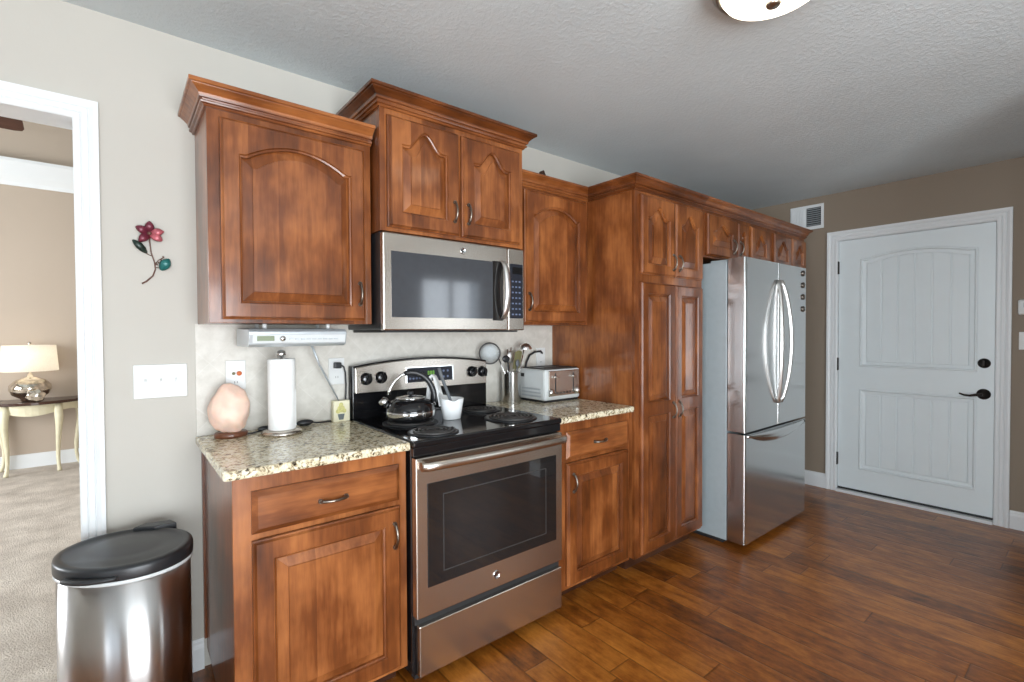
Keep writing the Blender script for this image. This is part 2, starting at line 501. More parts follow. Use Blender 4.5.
def panel_door(parent, u0, u1, v0, v1, yb, arch=FLAT, margin=0.055, top=None, handle=None, t=0.023, splits=None, hv=True):
    """raised-panel cabinet door facing -y; splits: list of (v0, v1, arch) for stacked panels"""
    fn = XZ(yb)
    top = margin if top is None else top
    cells = splits or [(v0, v1, margin, top, arch)]
    fr = MB(); pans = []
    for (a, b_, mb_, mt_, ar) in cells:
        i0, i1, j0, j1 = u0+margin, u1-margin, a+mb_, b_-mt_
        def op(d): return outline(i0+d, i1-d, j0+d, j1-d, ar)
        e = 0.010
        bot = e if a == v0 else 0; tp = e if b_ == v1 else 0
        O0 = outline(u0, u1, a, b_); O1 = outline(u0+e, u1-e, a+bot, b_-tp); Om = outline(u0+e*.45, u1-e*.45, a+bot*.45, b_-tp*.45)
        L = [ring(O0, fn, 0.0), ring(O0, fn, t-0.010), ring(Om, fn, t-0.008), ring(O1, fn, t), ring(op(0), fn, t), ring(op(0.003), fn, t-0.006), ring(op(0.008), fn, t-0.008), ring(op(0.010), fn, t-0.016)]
        fr.loops(L, True, False, False)
        p = MB()
        p.loops([ring(op(0.0095), fn, t-0.017), ring(op(0.012), fn, t-0.016), ring(op(0.042), fn, t-0.005), ring(op(0.043), fn, t-0.0015)], True, False, True)
        pans.append(p)
    d = fr.build('door', M_WV, parent)
    for p in pans: p.build('panel', M_WV, d)
    if handle: pull('handle', d, handle, 0.085, hv, fn, t)
    return d

def drawer_front(parent, u0, u1, v0, v1, yb, handle, t=0.02):
    fn = XZ(yb); e = 0.013
    O = outline(u0, u1, v0, v1); I = outline(u0+e, u1-e, v0+e, v1-e); J = outline(u0+e+.003, u1-e-.003, v0+e+.003, v1-e-.003)
    d = MB().loops([ring(O, fn, 0), ring(O, fn, t-0.011), ring(I, fn, t-0.002), ring(J, fn, t)], True, True, True).build('drawer', M_WH, parent)
    pull('handle', d, handle, 0.085, False, fn, t)
    return d

def crown_profile(z0, z1, d):
    h = z1-z0
    return [(0.0, z0), (0.007, z0), (0.010, z0+0.06*h), (0.010, z0+0.10*h), (0.017, z0+0.13*h), (0.019, z0+0.20*h), (0.015, z0+0.25*h), (0.012, z0+0.27*h),
            (0.013, z0+0.33*h), (0.021, z0+0.345*h), (0.022, z0+0.38*h), (0.024, z0+0.50*h), (d-0.020, z0+0.64*h), (d-0.009, z0+0.76*h), (d-0.008, z0+0.79*h),
            (d-0.002, z0+0.80*h), (d, z0+0.83*h), (d, z1-0.002), (d-0.003, z1), (0.0, z1)]

def text_mesh(name, body, size, loc, rot, material, parent, extrude=0.0006):
    c = bpy.data.curves.new(name, 'FONT'); c.body = body; c.size = size; c.extrude = extrude
    c.align_x = 'CENTER'; c.align_y = 'CENTER'
    o = bpy.data.objects.new(name, c); COL.objects.link(o)
    bpy.context.view_layer.update()
    me = bpy.data.meshes.new_from_object(o)
    bpy.data.objects.remove(o)
    me.name = name
    me.transform(Matrix.Translation(Vector(loc)-Vector(parent['_o'])) @ Matrix.Rotation(rot[2], 4, 'Z') @ Matrix.Rotation(rot[0], 4, 'X'))
    me.materials.clear(); me.materials.append(material)
    q_ = bpy.data.objects.new(name, me); COL.objects.link(q_); q_.parent = parent; q_['_o'] = list(parent['_o'])
    return q_

# ------------------------------------------------------------------ setting
H = 2.457; XR = 3.785; XL = -3.2; YF = -4.6
struct(MB().box(XL-0.12, XR+0.12, YF-0.12, 0.06, -0.12, 0).build('floor', M_FLOOR))
struct(MB().box(-4.6, 0.5, 0.06, 4.62, -0.12, 0.004).build('floor_carpet', M_CARPET))
struct(MB().box(XL-0.12, XR+0.12, YF-0.12, 0.0, H, H+0.1).build('ceiling', M_CEIL))
struct(MB().box(-4.6, 0.5, 0.12, 4.62, 3.44, 3.54).build('ceiling', M_CEIL))
DX0, DX1, DH = -1.80, -0.938, 2.066         # doorway to the carpeted room
wb = MB()
wb.box(-4.6, DX0-0.005, 0.0, 0.12, 0, 3.5).box(DX1+0.005, XR+0.12, 0.0, 0.12, 0, 3.5).box(DX0-0.005, DX1+0.005, 0.0, 0.12, DH+0.005, 3.5)
struct(wb.build('wall_back', M_WALL))
D0, D1, DZ = -0.842, -1.769, 2.060          # white entry door
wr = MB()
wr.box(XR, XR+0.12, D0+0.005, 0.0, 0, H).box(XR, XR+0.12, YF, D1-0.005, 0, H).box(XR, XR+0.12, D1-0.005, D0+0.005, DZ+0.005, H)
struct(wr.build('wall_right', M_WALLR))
PX0, PX1, PZ0, PZ1 = -2.2, 0.25, 0.06, 2.15
wf = MB()
wf.box(XL, PX0, YF-0.12, YF, 0, H).box(PX1, 2.45, YF-0.12, YF, 0, H).box(3.5, XR, YF-0.12, YF, 0, H).box(2.45, 3.5, YF-0.12, YF, 0, 0.9).box(2.45, 3.5, YF-0.12, YF, 2.12, H).box(PX0, PX1, YF-0.12, YF, 0, PZ0).box(PX0, PX1, YF-0.12, YF, PZ1, H)
struct(wf.build('wall_front', M_WALL))
SY0, SY1, SZ0, SZ1 = -4.30, -2.20, 0.12, 2.15
wl = MB()
wl.box(XL-0.12, XL, YF, SY0, 0, H).box(XL-0.12, XL, SY1, 0.0, 0, H).box(XL-0.12, XL, SY0, SY1, 0, SZ0).box(XL-0.12, XL, SY0, SY1, SZ1, H)
struct(wl.build('wall_left', M_WALL))
struct(MB().box(2.15, XR, -2.47, -2.35, 0, H).build('added_wall_stub', M_WALL))  # unseen short wall, added to cast the shadow edge on the ceiling
# carpeted room
struct(MB().box(-4.6, 0.5, 4.5, 4.62, 0, 3.5).build('wall_far', M_WALL2))
struct(MB().box(0.4, 0.5, 0.12, 4.5, 0, 3.5).build('wall_east', M_WALL2))
LW = MB()
LW.box(-4.6, -4.5, 0.12, 1.2, 0, 3.5).box(-4.6, -4.5, 3.6, 4.5, 0, 3.5).box(-4.6, -4.5, 1.2, 3.6, 0, 0.6).box(-4.6, -4.5, 1.2, 3.6, 2.4, 3.5)
struct(LW.build('wall_west', M_WALL2))

def window_frame(name, a0, a1, z0, z1, fn, n):
    mb = MB(); w = 0.05
    for (p, q_, r, s_) in ((a0, a0+w, z0, z1), (a1-w, a1, z0, z1), (a0+w, a1-w, z0, z0+w), (a0+w, a1-w, z1-w, z1)):
        mb.prism([(p, r), (q_, r), (q_, s_), (p, s_)], fn, 0.0, 0.06)
    for i in range(1, n):
        x = a0+(a1-a0)*i/n
        mb.prism([(x-0.03, z0+w), (x+0.03, z0+w), (x+0.03, z1-w), (x-0.03, z1-w)], fn, 0.0, 0.05)
    return struct(mb.build(name, M_WHITE))
window_frame('added_window_1', PX0, PX1, PZ0, PZ1, lambda u, v, t: (u, YF-0.08+t, v), 2)  # invented opening behind the camera for the patio lamp
window_frame('added_window_4', 2.45, 3.5, 0.9, 2.12, lambda u, v, t: (u, YF-0.08+t, v), 2)  # invented opening, added for bright reflections in steel and microwave glass
window_frame('added_window_2', SY0, SY1, SZ0, SZ1, lambda u, v, t: (XL-0.08+t, u, v), 2)  # invented opening behind the camera for the side lamp
window_frame('window_3', 1.2, 3.6, 0.6, 2.4, lambda u, v, t: (-4.58+t, u, v), 3)

# casing profile (offset outward from the opening, thickness)
CAS = [(0, 0), (0, 0.012), (0.006, 0.016), (0.018, 0.016), (0.022, 0.012), (0.026, 0.016), (0.038, 0.017), (0.042, 0.013), (0.046, 0.017), (0.056, 0.022), (0.068, 0.022), (0.068, 0)]
def casing(path, fn): return MB().sweep(path, CAS, fn)
struct(casing([(DX1-0.001, 0.0), (DX1-0.001, DH-0.001), (DX0-0.004, DH-0.001), (DX0-0.004, 0.0)], lambda u, v, t: (u, -t, v)).build('trim_1', M_WHITE))
CAS = [(o*0.075/0.068, t) for o, t in CAS]
struct(casing([(D0+0.002, 0.0), (D0+0.002, DZ+0.002), (D1-0.002, DZ+0.002), (D1-0.002, 0.0)], lambda u, v, t: (XR-t, u, v)).build('trim_2', M_WHITE))
jm = MB()
jm.box(DX1, DX1+0.005, -0.004, 0.13, 0, DH+0.005).box(DX0-0.005, DX0, -0.004, 0.13, 0, DH+0.005).box(DX0, DX1, -0.004, 0.13, DH, DH+0.005)
jm.box(DX1, DX1+0.005, 0.03, 0.09, 0, DH)
struct(jm.build('trim_3', M_WHITE))
dj = MB()
dj.box(XR, XR+0.12, D0, D0+0.005, 0, DZ+.005).box(XR, XR+0.12, D1-0.005, D1, 0, DZ+.005).box(XR, XR+0.12, D1, D0, DZ, DZ+0.005)
dj.box(XR-0.03, XR+0.12, D1-0.0, D0+0.0, 0, 0.022)
struct(dj.build('trim_4', M_WHITE))
BB = [(0, 0), (0.014, 0), (0.014, 0.085), (0.011, 0.1), (0.006, 0.108), (0.004, 0.12), (0, 0.12)]
def base(name, path): return struct(MB().sweep(path, BB, XY).build(name, M_WHITE))
base('baseboard_back', [(-0.868, 0.0), (-0.582, 0.0)])
base('baseboard_back', [(3.02, 0.0), (XR, 0.0)])
base('baseboard_right', [(XR, -0.02), (XR, D0+0.079)])
base('baseboard_right', [(XR, D1-0.079), (XR, -2.35)])
st = MB()
st.box(2.136, XR, -2.35, -2.336, 0, 0.12).box(2.136, 2.15, -2.484, -2.35, 0, 0.12).box(2.15, XR, -2.484, -2.47, 0, 0.12)
struct(st.build('added_stub_baseboard', M_WHITE))
struct(MB().box(-4.5, 0.4, 4.484, 4.5, 0, 0.14).build('baseboard_far', M_WHITE))
struct(MB().sweep([(-4.5, 4.5), (0.4, 4.5)], [(0, 2.775), (0.012, 2.775), (0.02, 2.81), (0.05, 2.86), (0.085, 2.95), (0.1, 2.99), (0.1, 3.02), (0, 3.02)], XY).build('trim_5', M_WHITE))
# tiled backsplash
struct(MB().box(-0.595, 1.329, -0.008, 0.0, 0.922, 1.362).build('wall_backsplash', M_TILE))

# ------------------------------------------------------------------ entry door
dr = thing('door_1', (XR+0.02, (D0+D1)/2, 0.03), 'white two panel entry door with planked arched panels and dark lever', 'door')
for k in ('label', 'category'): del dr[k]
struct(dr)
XD = XR+0.012
fnD = lambda u, v, t: (XD-t, u, v)
slab = MB()
ya, yb_ = D1+0.003, D0-0.003
zb, zm, zt = 0.038, 0.945, DZ-0.003
PY0, PY1 = -1.668, -1.000
cells = [(zb, zm, 0.215, 0.845, FLAT), (zm, zt, 1.045, 1.885, eyebrow(0.045))]
slabL = []
pan_specs = []
for (a, b_, j0, j1, ar) in cells:
    def op(d): return outline(PY0+d, PY1-d, j0+d, j1-d, ar)
    O = outline(ya, yb_, a, b_)
    slab.loops([ring(O, fnD, -0.04), ring(O, fnD, 0), ring(op(-0.012), fnD, 0), ring(op(-0.006), fnD, 0.005), ring(op(0.0), fnD, 0.005), ring(op(0.008), fnD, -0.006), ring(op(0.03), fnD, -0.009)], True, True, False)
    pan_specs.append((PY0+0.029, PY1-0.029, j0+0.029, j1-0.029, ar))
so = slab.build('slab', M_DOORW, dr)
for (u0, u1, v0, v1, ar) in pan_specs:
    p = MB(); n = 6
    P = outline(u0, u1, v0, v1, ar)
    p.loops([ring(P, fnD, -0.014), ring(P, fnD, -0.0125)], True, True, True)
    for i in range(n):
        a = u0+(u1-u0)*i/n+0.003; b_ = u0+(u1-u0)*(i+1)/n-0.003
        s0 = 2*(a-u0)/(u1-u0)-1; s1 = 2*(b_-u0)/(u1-u0)-1
        def pl(e):
            L = [(a+e, v0+e), (b_-e, v0+e)]
            for k in range(9):
                s_ = s1+(s0-s1)*k/8
                u = b_-e+(a-b_+2*e)*k/8
                L.append((u, v1+ar(s_)-e))
            return L
        p.loops([ring(pl(0), fnD, -0.0125), ring(pl(0.004), fnD, -0.008)], True, False, True)
    p.build('panel', M_DOORW, so)
for z in (1.84, 1.05, 0.27):
    hg = MB(); hg.box(XR-0.004, XR+0.012, D0-0.006, D0+0.006, z-0.05, z+0.05).tube([(XR-0.005, D0, z-0.052), (XR-0.005, D0, z+0.052)], 0.006, 8)
    hg.build('hinge', M_BRONZE, dr)
db = MB(); db.lathe([(0.033, 0), (0.034, -0.006), (0.028, -0.014), (0.012, -0.018), (0.011, -0.026), (0.002, -0.027)], (XD, -1.715, 1.095), 24, 'x').box(XD-0.045, XD-0.02, -1.719, -1.711, 1.078, 1.112)
db.build('deadbolt', M_BRONZE, dr)
lv = MB(); lv.lathe([(0.036, 0), (0.037, -0.006), (0.03, -0.012), (0.013, -0.016), (0.012, -0.05), (0.002, -0.052)], (XD, -1.714, 0.882), 24, 'x')
lv.tube([(XD-0.05, -1.714, 0.882), (XD-0.052, -1.69, 0.880), (XD-0.052, -1.65, 0.870), (XD-0.05, -1.62, 0.872), (XD-0.048, -1.595, 0.882)], [0.011, 0.010, 0.008, 0.007, 0.005], 10)
lv.build('door_handle', M_BRONZE, dr)
MB().box(XD-0.004, XD+0.03, ya, yb_, 0.023, 0.037).build('door_sweep', M_BLKMAT, dr)

# ------------------------------------------------------------------ cabinets
def cab_body(parent, x0, x1, yf, z0, z1, mats=M_WV):
    b_ = MB(); b_.box(x0, x1, yf+0.02, -0.001, z0, z1)
    o = b_.build('carcass', M_WV, parent, 0.001)
    return o
def face_frame(parent, x0, x1, yf, z0, z1, rails, stiles, w=0.04):
    """face frame as stiles and rails, 20 mm thick, front at yf"""
    m_ = MB()
    for (a, b_) in stiles: m_.box(a, b_, yf, yf+0.0195, z0, z1)
    for (a, b_, c, d) in rails: m_.box(a+0.003, b_-0.003, yf+0.0004, yf+0.0190, c+0.0004, d-0.0004)
    return m_.build('face_frame', M_WV, parent, 0.0015)

# upper cabinet over the left counter
c1 = thing('upper_cabinet', (-0.29, -0.15, 1.36), 'single door maple upper cabinet with arched panel, above left counter and radio', 'cabinet')
cab_body(c1, -0.585, -0.004, -0.31, 1.36, 2.15)
face_frame(c1, -0.585, -0.004, -0.31, 1.36, 2.15, [(-0.585, -0.004, 1.36, 1.40), (-0.585, -0.004, 2.04, 2.15)], [(-0.585, -0.54), (-0.05, -0.004)])
panel_door(c1, -0.548, -0.036, 1.374, 2.070, -0.31, eyebrow(0.058), 0.056, 0.118, (-0.062, 1.482))
MB().sweep([(-0.585, -0.002), (-0.585, -0.31), (-0.003, -0.31)], crown_profile(2.095, 2.168, 0.054), XY).build('crown', M_WH, c1)

# tall upper cabinet over the microwave
c2 = thing('upper_cabinet', (0.38, -0.2, 1.745), 'raised two door maple cabinet directly above the microwave', 'cabinet')
cab_body(c2, 0.004, 0.762, -0.385, 1.742, 2.30)
face_frame(c2, 0.004, 0.762, -0.385, 1.742, 2.30, [(0.004, 0.762, 1.742, 1.785), (0.004, 0.762, 2.19, 2.30)], [(0.004, 0.05), (0.36, 0.405), (0.715, 0.762)])
panel_door(c2, 0.032, 0.374, 1.758, 2.213, -0.385, bell(0.07), 0.06, 0.11, (0.346, 1.861))
panel_door(c2, 0.391, 0.732, 1.758, 2.213, -0.385, bell(0.07), 0.06, 0.11, (0.419, 1.861))
MB().sweep([(0.004, -0.002), (0.004, -0.385), (0.762, -0.385), (0.762, -0.002)], crown_profile(2.24, 2.315, 0.054), XY).build('crown', M_WH, c2)

# upper cabinet right of the microwave
c3 = thing('upper_cabinet', (1.05, -0.15, 1.362), 'single door maple upper cabinet between microwave and tall pantry', 'cabinet')
cab_body(c3, 0.766, 1.328, -0.31, 1.362, 2.13)
face_frame(c3, 0.766, 1.328, -0.31, 1.362, 2.13, [(0.766, 1.328, 1.362, 1.40), (0.766, 1.328, 2.05, 2.13)], [(0.766, 0.84), (1.285, 1.328)])
panel_door(c3, 0.828, 1.296, 1.376, 2.072, -0.31, eyebrow(0.058), 0.056, 0.122, (0.852, 1.485))

# tall pantry
PF = -0.645
pa = thing('pantry_cabinet', (1.655, -0.32, 0), 'tall maple pantry cabinet with four doors beside the refrigerator', 'cabinet')
MB().box(1.330, 2.008, PF+0.02, -0.001, 0.085, 2.13).build('carcass', M_WV, pa, 0.001)
MB().box(1.345, 1.995, PF+0.075, -0.02, 0.0, 0.085).build('toe_kick', M_DARKWOOD_SHADE, pa)  # dark wood colour stands in for the shadow under the pantry
face_frame(pa, 1.330, 2.008, PF, 0.085, 2.13, [(1.33, 2.008, 0.085, 0.13), (1.33, 2.008, 1.58, 1.65), (1.33, 2.008, 2.04, 2.13)], [(1.33, 1.385), (1.675, 1.715), (1.975, 2.008)])
for (a, b_, hx) in ((1.366, 1.688, 1.660), (1.694, 1.990, 1.722)):
    panel_door(pa, a, b_, 1.638, 2.068, PF, bell(0.062), 0.055, 0.115, (hx, 1.72))
    panel_door(pa, a, b_, 0.102, 1.594, PF, FLAT, 0.055, None, (hx, 0.87), splits=[(0.102, 0.895, 0.06, 0.035, FLAT), (0.895, 1.594, 0.035, 0.06, FLAT)])

# cabinets above and beyond the refrigerator
c4 = thing('upper_cabinet', (2.3, -0.32, 1.79), 'maple cabinet with two doors directly over the refrigerator, touching the pantry', 'cabinet')
MB().box(2.010, 2.618, PF+0.02, -0.001, 1.79, 2.13).build('carcass', M_WV, c4)
face_frame(c4, 2.01, 2.618, PF, 1.79, 2.13, [(2.01, 2.618, 1.79, 1.815), (2.01, 2.618, 2.06, 2.13)], [(2.01, 2.06), (2.405, 2.45), (2.575, 2.618)])
panel_door(c4, 2.045, 2.425, 1.803, 2.066, PF, bell(0.05), 0.06, 0.10, (2.37, 1.885))
panel_door(c4, 2.442, 2.592, 1.803, 2.056, PF, bell(0.02), 0.04, 0.07, (2.462, 1.885))
c5 = thing('upper_cabinet', (3.1, -0.32, 1.79), 'maple cabinet with three arched doors above the right end of the refrigerator', 'cabinet')
MB().box(2.620, 3.612, PF+0.02, -0.001, 1.79, 2.13).build('carcass', M_WV, c5)
face_frame(c5, 2.62, 3.612, PF, 1.79, 2.13, [(2.62, 3.612, 1.79, 1.815), (2.62, 3.612, 2.05, 2.13)], [(2.62, 2.66), (2.90, 3.02), (3.30, 3.345), (3.575, 3.612)])
for (a, b_) in ((2.635, 2.925), (3.005, 3.312), (3.330, 3.602)):
    panel_door(c5, a, b_, 1.803, 2.06, PF, bell(0.055), 0.055, 0.10)
CP = crown_profile(2.086, 2.157, 0.05)
MB().sweep([(0.768, -0.31), (1.3295, -0.31)], CP, XY, None, (-1, -1)).build('crown', M_WH, c3)
MB().sweep([(1.330, -0.3105), (1.330, PF), (2.009, PF)], CP, XY, (-1, -1)).build('crown', M_WH, pa)
MB().sweep([(2.010, PF), (2.619, PF)], CP, XY).build('crown', M_WH, c4)
MB().sweep([(2.620, PF), (3.612, PF), (3.612, -0.003)], CP, XY).build('crown', M_WH, c5)

# base cabinets
def base_cab(x0, x1, label, dx, handle, scribe):
    t = thing('base_cabinet', ((x0+x1)/2, -0.3, 0), label, 'cabinet')
    yf = -0.61
    MB().box(x0, x1, yf+0.02, -0.001, 0.075, 0.891).build('carcass', M_WV, t, 0.001)
    MB().box(x0+0.012, x1-0.012, yf+0.075, -0.02, 0, 0.075).build('toe_kick', M_DARKWOOD_SHADE, t)  # darkened to imitate the shadow beneath the base cabinet
    face_frame(t, x0, x1, yf, 0.075, 0.891, [(x0, x1, 0.075, 0.12), (x0, x1, 0.69, 0.725), (x0, x1, 0.83, 0.891)], [(x0, dx[0]+0.02), (dx[1]-0.02, x1)])
    drawer_front(t, dx[0], dx[1], 0.711, 0.842, yf, ((dx[0]+dx[1])/2, 0.772))
    panel_door(t, dx[0], dx[1], 0.095, 0.690, yf, FLAT, 0.058, 0.062, handle)
    if scribe: MB().box(x0-0.009, x0-0.0002, -0.022, -0.001, 0.122, 0.889).build('scribe_strip', M_WV, t)
    return t
base_cab(-0.572, -0.004, 'maple base cabinet with drawer and door, standing left of the stove', (-0.522, -0.036), (-0.062, 0.59), True)
base_cab(0.768, 1.328, 'maple base cabinet with drawer and door, between stove and pantry', (0.832, 1.300), (0.868, 0.595), False)

# countertops
def counter(x0, x1, label, rl, rr):
    m_ = MB(); r = 0.012
    P = [(x0, -0.009), (x0, -0.648+rl)]
    if rl:
        for i in range(1, 7): a = PI+PI/2*i/6; P.append((x0+rl+rl*math.cos(a), -0.648+rl+rl*math.sin(a)))
    if rr:
        for i in range(0, 7): a = -PI/2+PI/2*i/6; P.append((x1-rr+rr*math.cos(a), -0.648+rr+rr*math.sin(a)))
    else: P.append((x1, -0.648))
    P.append((x1, -0.009))
    m_.prism(P, lambda u, v, t: (u, v, t), 0.892, 0.922)
    o = m_.build('countertop', M_GRAN, None, 0.006, ((x0+x1)/2, -0.3, 0.892))
    return tag(o, label, 'countertop')
counter(-0.600, -0.003, 'speckled beige granite countertop left of the stove, under the paper towels', 0.012, 0.0)
counter(0.766, 1.3285, 'speckled beige granite countertop right of the stove, under the toaster', 0.0, 0.012)

# ------------------------------------------------------------------ stove
st = thing('stove', (0.38, -0.35, 0), 'stainless and black freestanding electric stove between the two counters', 'stove')
MB().box(0.004, 0.758, -0.632, -0.02, 0.04, 0.900).build('body', M_BLACK, st, 0.002)
for x in (0.03, 0.70):
    for y in (-0.60, -0.07): MB().box(x, x+0.03, y, y+0.03, 0, 0.04).build('foot', M_BLKMAT, st)
ct = MB().box(0.001, 0.762, -0.662, -0.02, 0.901, 0.925).build('cooktop', M_BLACK, st, 0.006)
MB().box(0.004, 0.758, -0.655, -0.635, 0.866, 0.900).build('front_band', M_BLACK, st, 0.002)
fX = XZ(0)
bp = [(0.003, 0.925), (0.759, 0.925), (0.759, 1.17)] + [(0.759-0.756*i/20, 1.17+0.030*(1-(2*i/20-1)**2)) for i in range(1, 20)] + [(0.003, 1.17)]
bgd = MB(); bgd.prism(bp, fX, 0.02, 0.072)
bgo = bgd.build('backguard', M_BLACK, st, 0.003)
pp = [(0.012, 1.045), (0.750, 1.045), (0.750, 1.163)] + [(0.750-0.738*i/20, 1.163+0.029*(1-(2*i/20-1)**2)) for i in range(1, 20)] + [(0.012, 1.163)]
cp = MB()
cp.loops([[(u, -0.070, v) for u, v in pp], [(u, -0.088+0.05*(v-1.045), v) for u, v in pp]])
cpo = cp.build('control_panel', M_STEEL, bgo, 0.003)
def panel_y(z): return -0.088+0.05*(z-1.045)
for (px, pz) in ((0.062, 1.110), (0.135, 1.113), (0.652, 1.113), (0.722, 1.110)):
    k = MB(); y = panel_y(pz)
    k.lathe([(0.029, 0), (0.029, -0.004), (0.025, -0.006), (0.024, -0.019), (0.020, -0.022), (0.002, -0.022)], (px, y, pz), 24, 'y')
    a = random.choice((0.2, 0.35, -0.2))
    dx, dz = math.sin(a), math.cos(a)
    k.loops([[(px+dz*w-dx*0.024*0+dx*h, y-d, pz-dx*w+dz*h) for w, h in ((-0.006, -0.024), (0.006, -0.024), (0.005, 0.027), (-0.005, 0.027))] for d in (0.02, 0.034)])
    k.build('knob', M_BLACK, bgo)
dz0, dz1 = 1.078, 1.150
dp = MB(); dp.loops([[(u, panel_y(v)-t, v) for u, v in ((0.268, dz0), (0.535, dz0), (0.535, dz1), (0.268, dz1))] for t in (0.0, 0.003)])
dpo = dp.build('display', M_KEYPANEL, bgo)
bz = MB()
for (a, b_, c, d) in ((0.528, 0.535, dz0, dz1), (0.262, 0.268, dz0, dz1), (0.262, 0.535, dz1, dz1+0.004)):
    bz.loops([[(u, panel_y(v)-t, v) for u, v in ((a, c), (b_, c), (b_, d), (a, d))] for t in (0.0, 0.005)])
bz.build('bezel', M_CHROME, dpo)
dg = MB()
for i, x in enumerate((0.384, 0.398, 0.412)):
    for (a, b_, c, d) in ((0, 0.008, 0.0, 0.002), (0, 0.008, 0.016, 0.018), (0, 0.002, 0, 0.018), (0.006, 0.008, 0, 0.018)):
        z = 1.112
        dg.loops([[(x+u, panel_y(z+v)-t, z+v) for u, v in ((a, c), (b_, c), (b_, d), (a, d))] for t in (0.003, 0.004)])
dg.build('clock_digits', M_LED, dpo)
for i in range(5):
    for j in range(2):
        x = 0.285+0.018*i if i < 4 else 0.50
        for xx in ((x,) if i < 4 else (0.475, 0.5)):
            MB().lathe([(0.006, 0), (0.006, -0.001), (0.001, -0.0012)], (xx, panel_y(1.1)-0.003, 1.097+0.03*j), 10, 'y').build('button', M_KEY, dpo)
# burners: drip pan ring plus coil
for (bx, by, r) in ((0.148, -0.550, 0.086), (0.172, -0.305, 0.104), (0.582, -0.505, 0.106), (0.600, -0.230, 0.088)):
    bo = MB(); bo.lathe([(r+0.014, 0.0), (r+0.016, 0.003), (r+0.008, 0.006), (r-0.004, 0.002), (0.01, 0.0015)], (bx, by, 0.9251), 40)
    bno = bo.build('burner', M_BLKPL, st)
    pts = []
    turns = 4 if r < 0.1 else 5
    for i in range(turns*28+1):
        a = 2*PI*i/28; rr = 0.018+(r-0.018)*i/(turns*28)
        pts.append((bx+rr*math.cos(a), by+rr*math.sin(a), 0.9325))
    MB().tube(pts, 0.0058, 6).build('coil', M_IRON, bno)
# oven door
od = MB(); od.box(0.006, 0.755, -0.668, -0.634, 0.268, 0.862)
odo = od.build('oven_door', M_STEEL, st, 0.004)
MB().box(0.052, 0.716, -0.6705, -0.667, 0.374, 0.763).build('window', M_GLASSBLK, odo, 0.002)
iw = MB()
P0 = outline(0.118, 0.652, 0.418, 0.715); P1 = outline(0.122, 0.648, 0.422, 0.711)
iw.loops([ring(P0, XZ(-0.6704), 0), ring(P0, XZ(-0.6704), 0.0006), ring(P1, XZ(-0.6704), 0.0006), ring(P1, XZ(-0.6704), 0)], True, False, False)
iw.build('window_border', M_IRON, odo)
hb = MB()
pts = [(0.012, -0.700, 0.838)] + [(0.03+0.70*i/10, -0.712-0.012*(1-(2*i/10-1)**2), 0.838) for i in range(11)] + [(0.748, -0.700, 0.838)]
L = []
for (x, y, z) in pts: L.append([(x, y+0.010*math.cos(a), z+0.017*math.sin(a)) for a in [2*PI*k/12 for k in range(12)]])
hb.loops(L, True, True, True, True)
for x in (0.014, 0.728): hb.box(x, x+0.020, -0.705, -0.666, 0.824, 0.852)
hb.build('handle', M_STEEL, odo, 0)
def badge(parent, x, y, z, r):
    bd = MB(); bd.lathe([(r, 0), (r, -0.002), (r*0.9, -0.0035), (r*0.78, -0.0035), (r*0.74, -0.002), (0.0005, -0.002)], (x, y, z), 28, 'y')
    o = bd.build('badge', M_CHROME, parent)
    text_mesh('monogram', 'GE', r*0.95, (x, y-0.0022, z), (PI/2, 0, 0), M_KEYPANEL, o)
badge(odo, 0.372, -0.668, 0.322, 0.018)
MB().box(0.008, 0.754, -0.645, -0.632, 0.236, 0.268).build('gap_band', M_BLKMAT, st)
df = MB(); df.box(0.018, 0.754, -0.665, -0.634, 0.045, 0.236)
df.build('storage_drawer', M_STEEL, st, 0.004)

# ------------------------------------------------------------------ microwave
mw = thing('microwave', (0.38, -0.2, 1.332), 'stainless over the range microwave with dark window, mounted above the stove', 'microwave')
MB().box(0.008, 0.758, -0.370, -0.01, 1.338, 1.740).build('body', M_BLKPL, mw, 0.003)
MB().box(0.03, 0.74, -0.368, -0.02, 1.325, 1.338).build('underside', M_BLKMAT, mw)
mdo = MB().box(0.006, 0.652, -0.402, -0.371, 1.333, 1.734).build('door', M_STEEL, mw, 0.006)
wn_ = MB(); P0 = outline(0.042, 0.585, 1.388, 1.660)
wn_.loops([ring(P0, XZ(-0.4015), 0), ring(P0, XZ(-0.4015), 0.002)]).build('window', M_MWGLASS, mdo)
hp = MB(); P0 = outline(0.560, 0.622, 1.380, 1.664, FLAT)
hp.loops([ring(P0, XZ(-0.4015), 0), ring(P0, XZ(-0.4015), 0.0028)]).build('handle_recess', M_GLASSBLK, mdo)
hh = MB(); L = []
for i in range(17):
    s_ = -1+2*i/16
    y = -0.405-0.042*(1-s_*s_)**0.6
    z = 1.528+0.140*s_
    L.append([(0.618+0.0155*math.cos(a), y+0.008*math.sin(a), z) for a in [2*PI*k/10 for k in range(10)]])
hh.loops(L, True, True, True, True).build('handle', M_SATIN, mdo)
mpo = MB().box(0.655, 0.758, -0.400, -0.371, 1.333, 1.734).build('control_panel', M_STEEL, mw, 0.005)
kpo = MB().box(0.666, 0.748, -0.4025, -0.399, 1.392, 1.660).build('keypad', M_KEYPANEL, mpo, 0.002)
for j in range(7):
    for i in range(3):
        x = 0.677+0.022*i; z = 1.408+0.027*j
        MB().box(x, x+0.011, -0.4032, -0.4024, z, z+0.007).build('key', M_KEY, kpo)
MB().box(0.682, 0.742, -0.4034, -0.4024, 1.610, 1.645).build('display', M_BLACK, kpo)
badge(mdo, 0.392, -0.402, 1.694, 0.015)

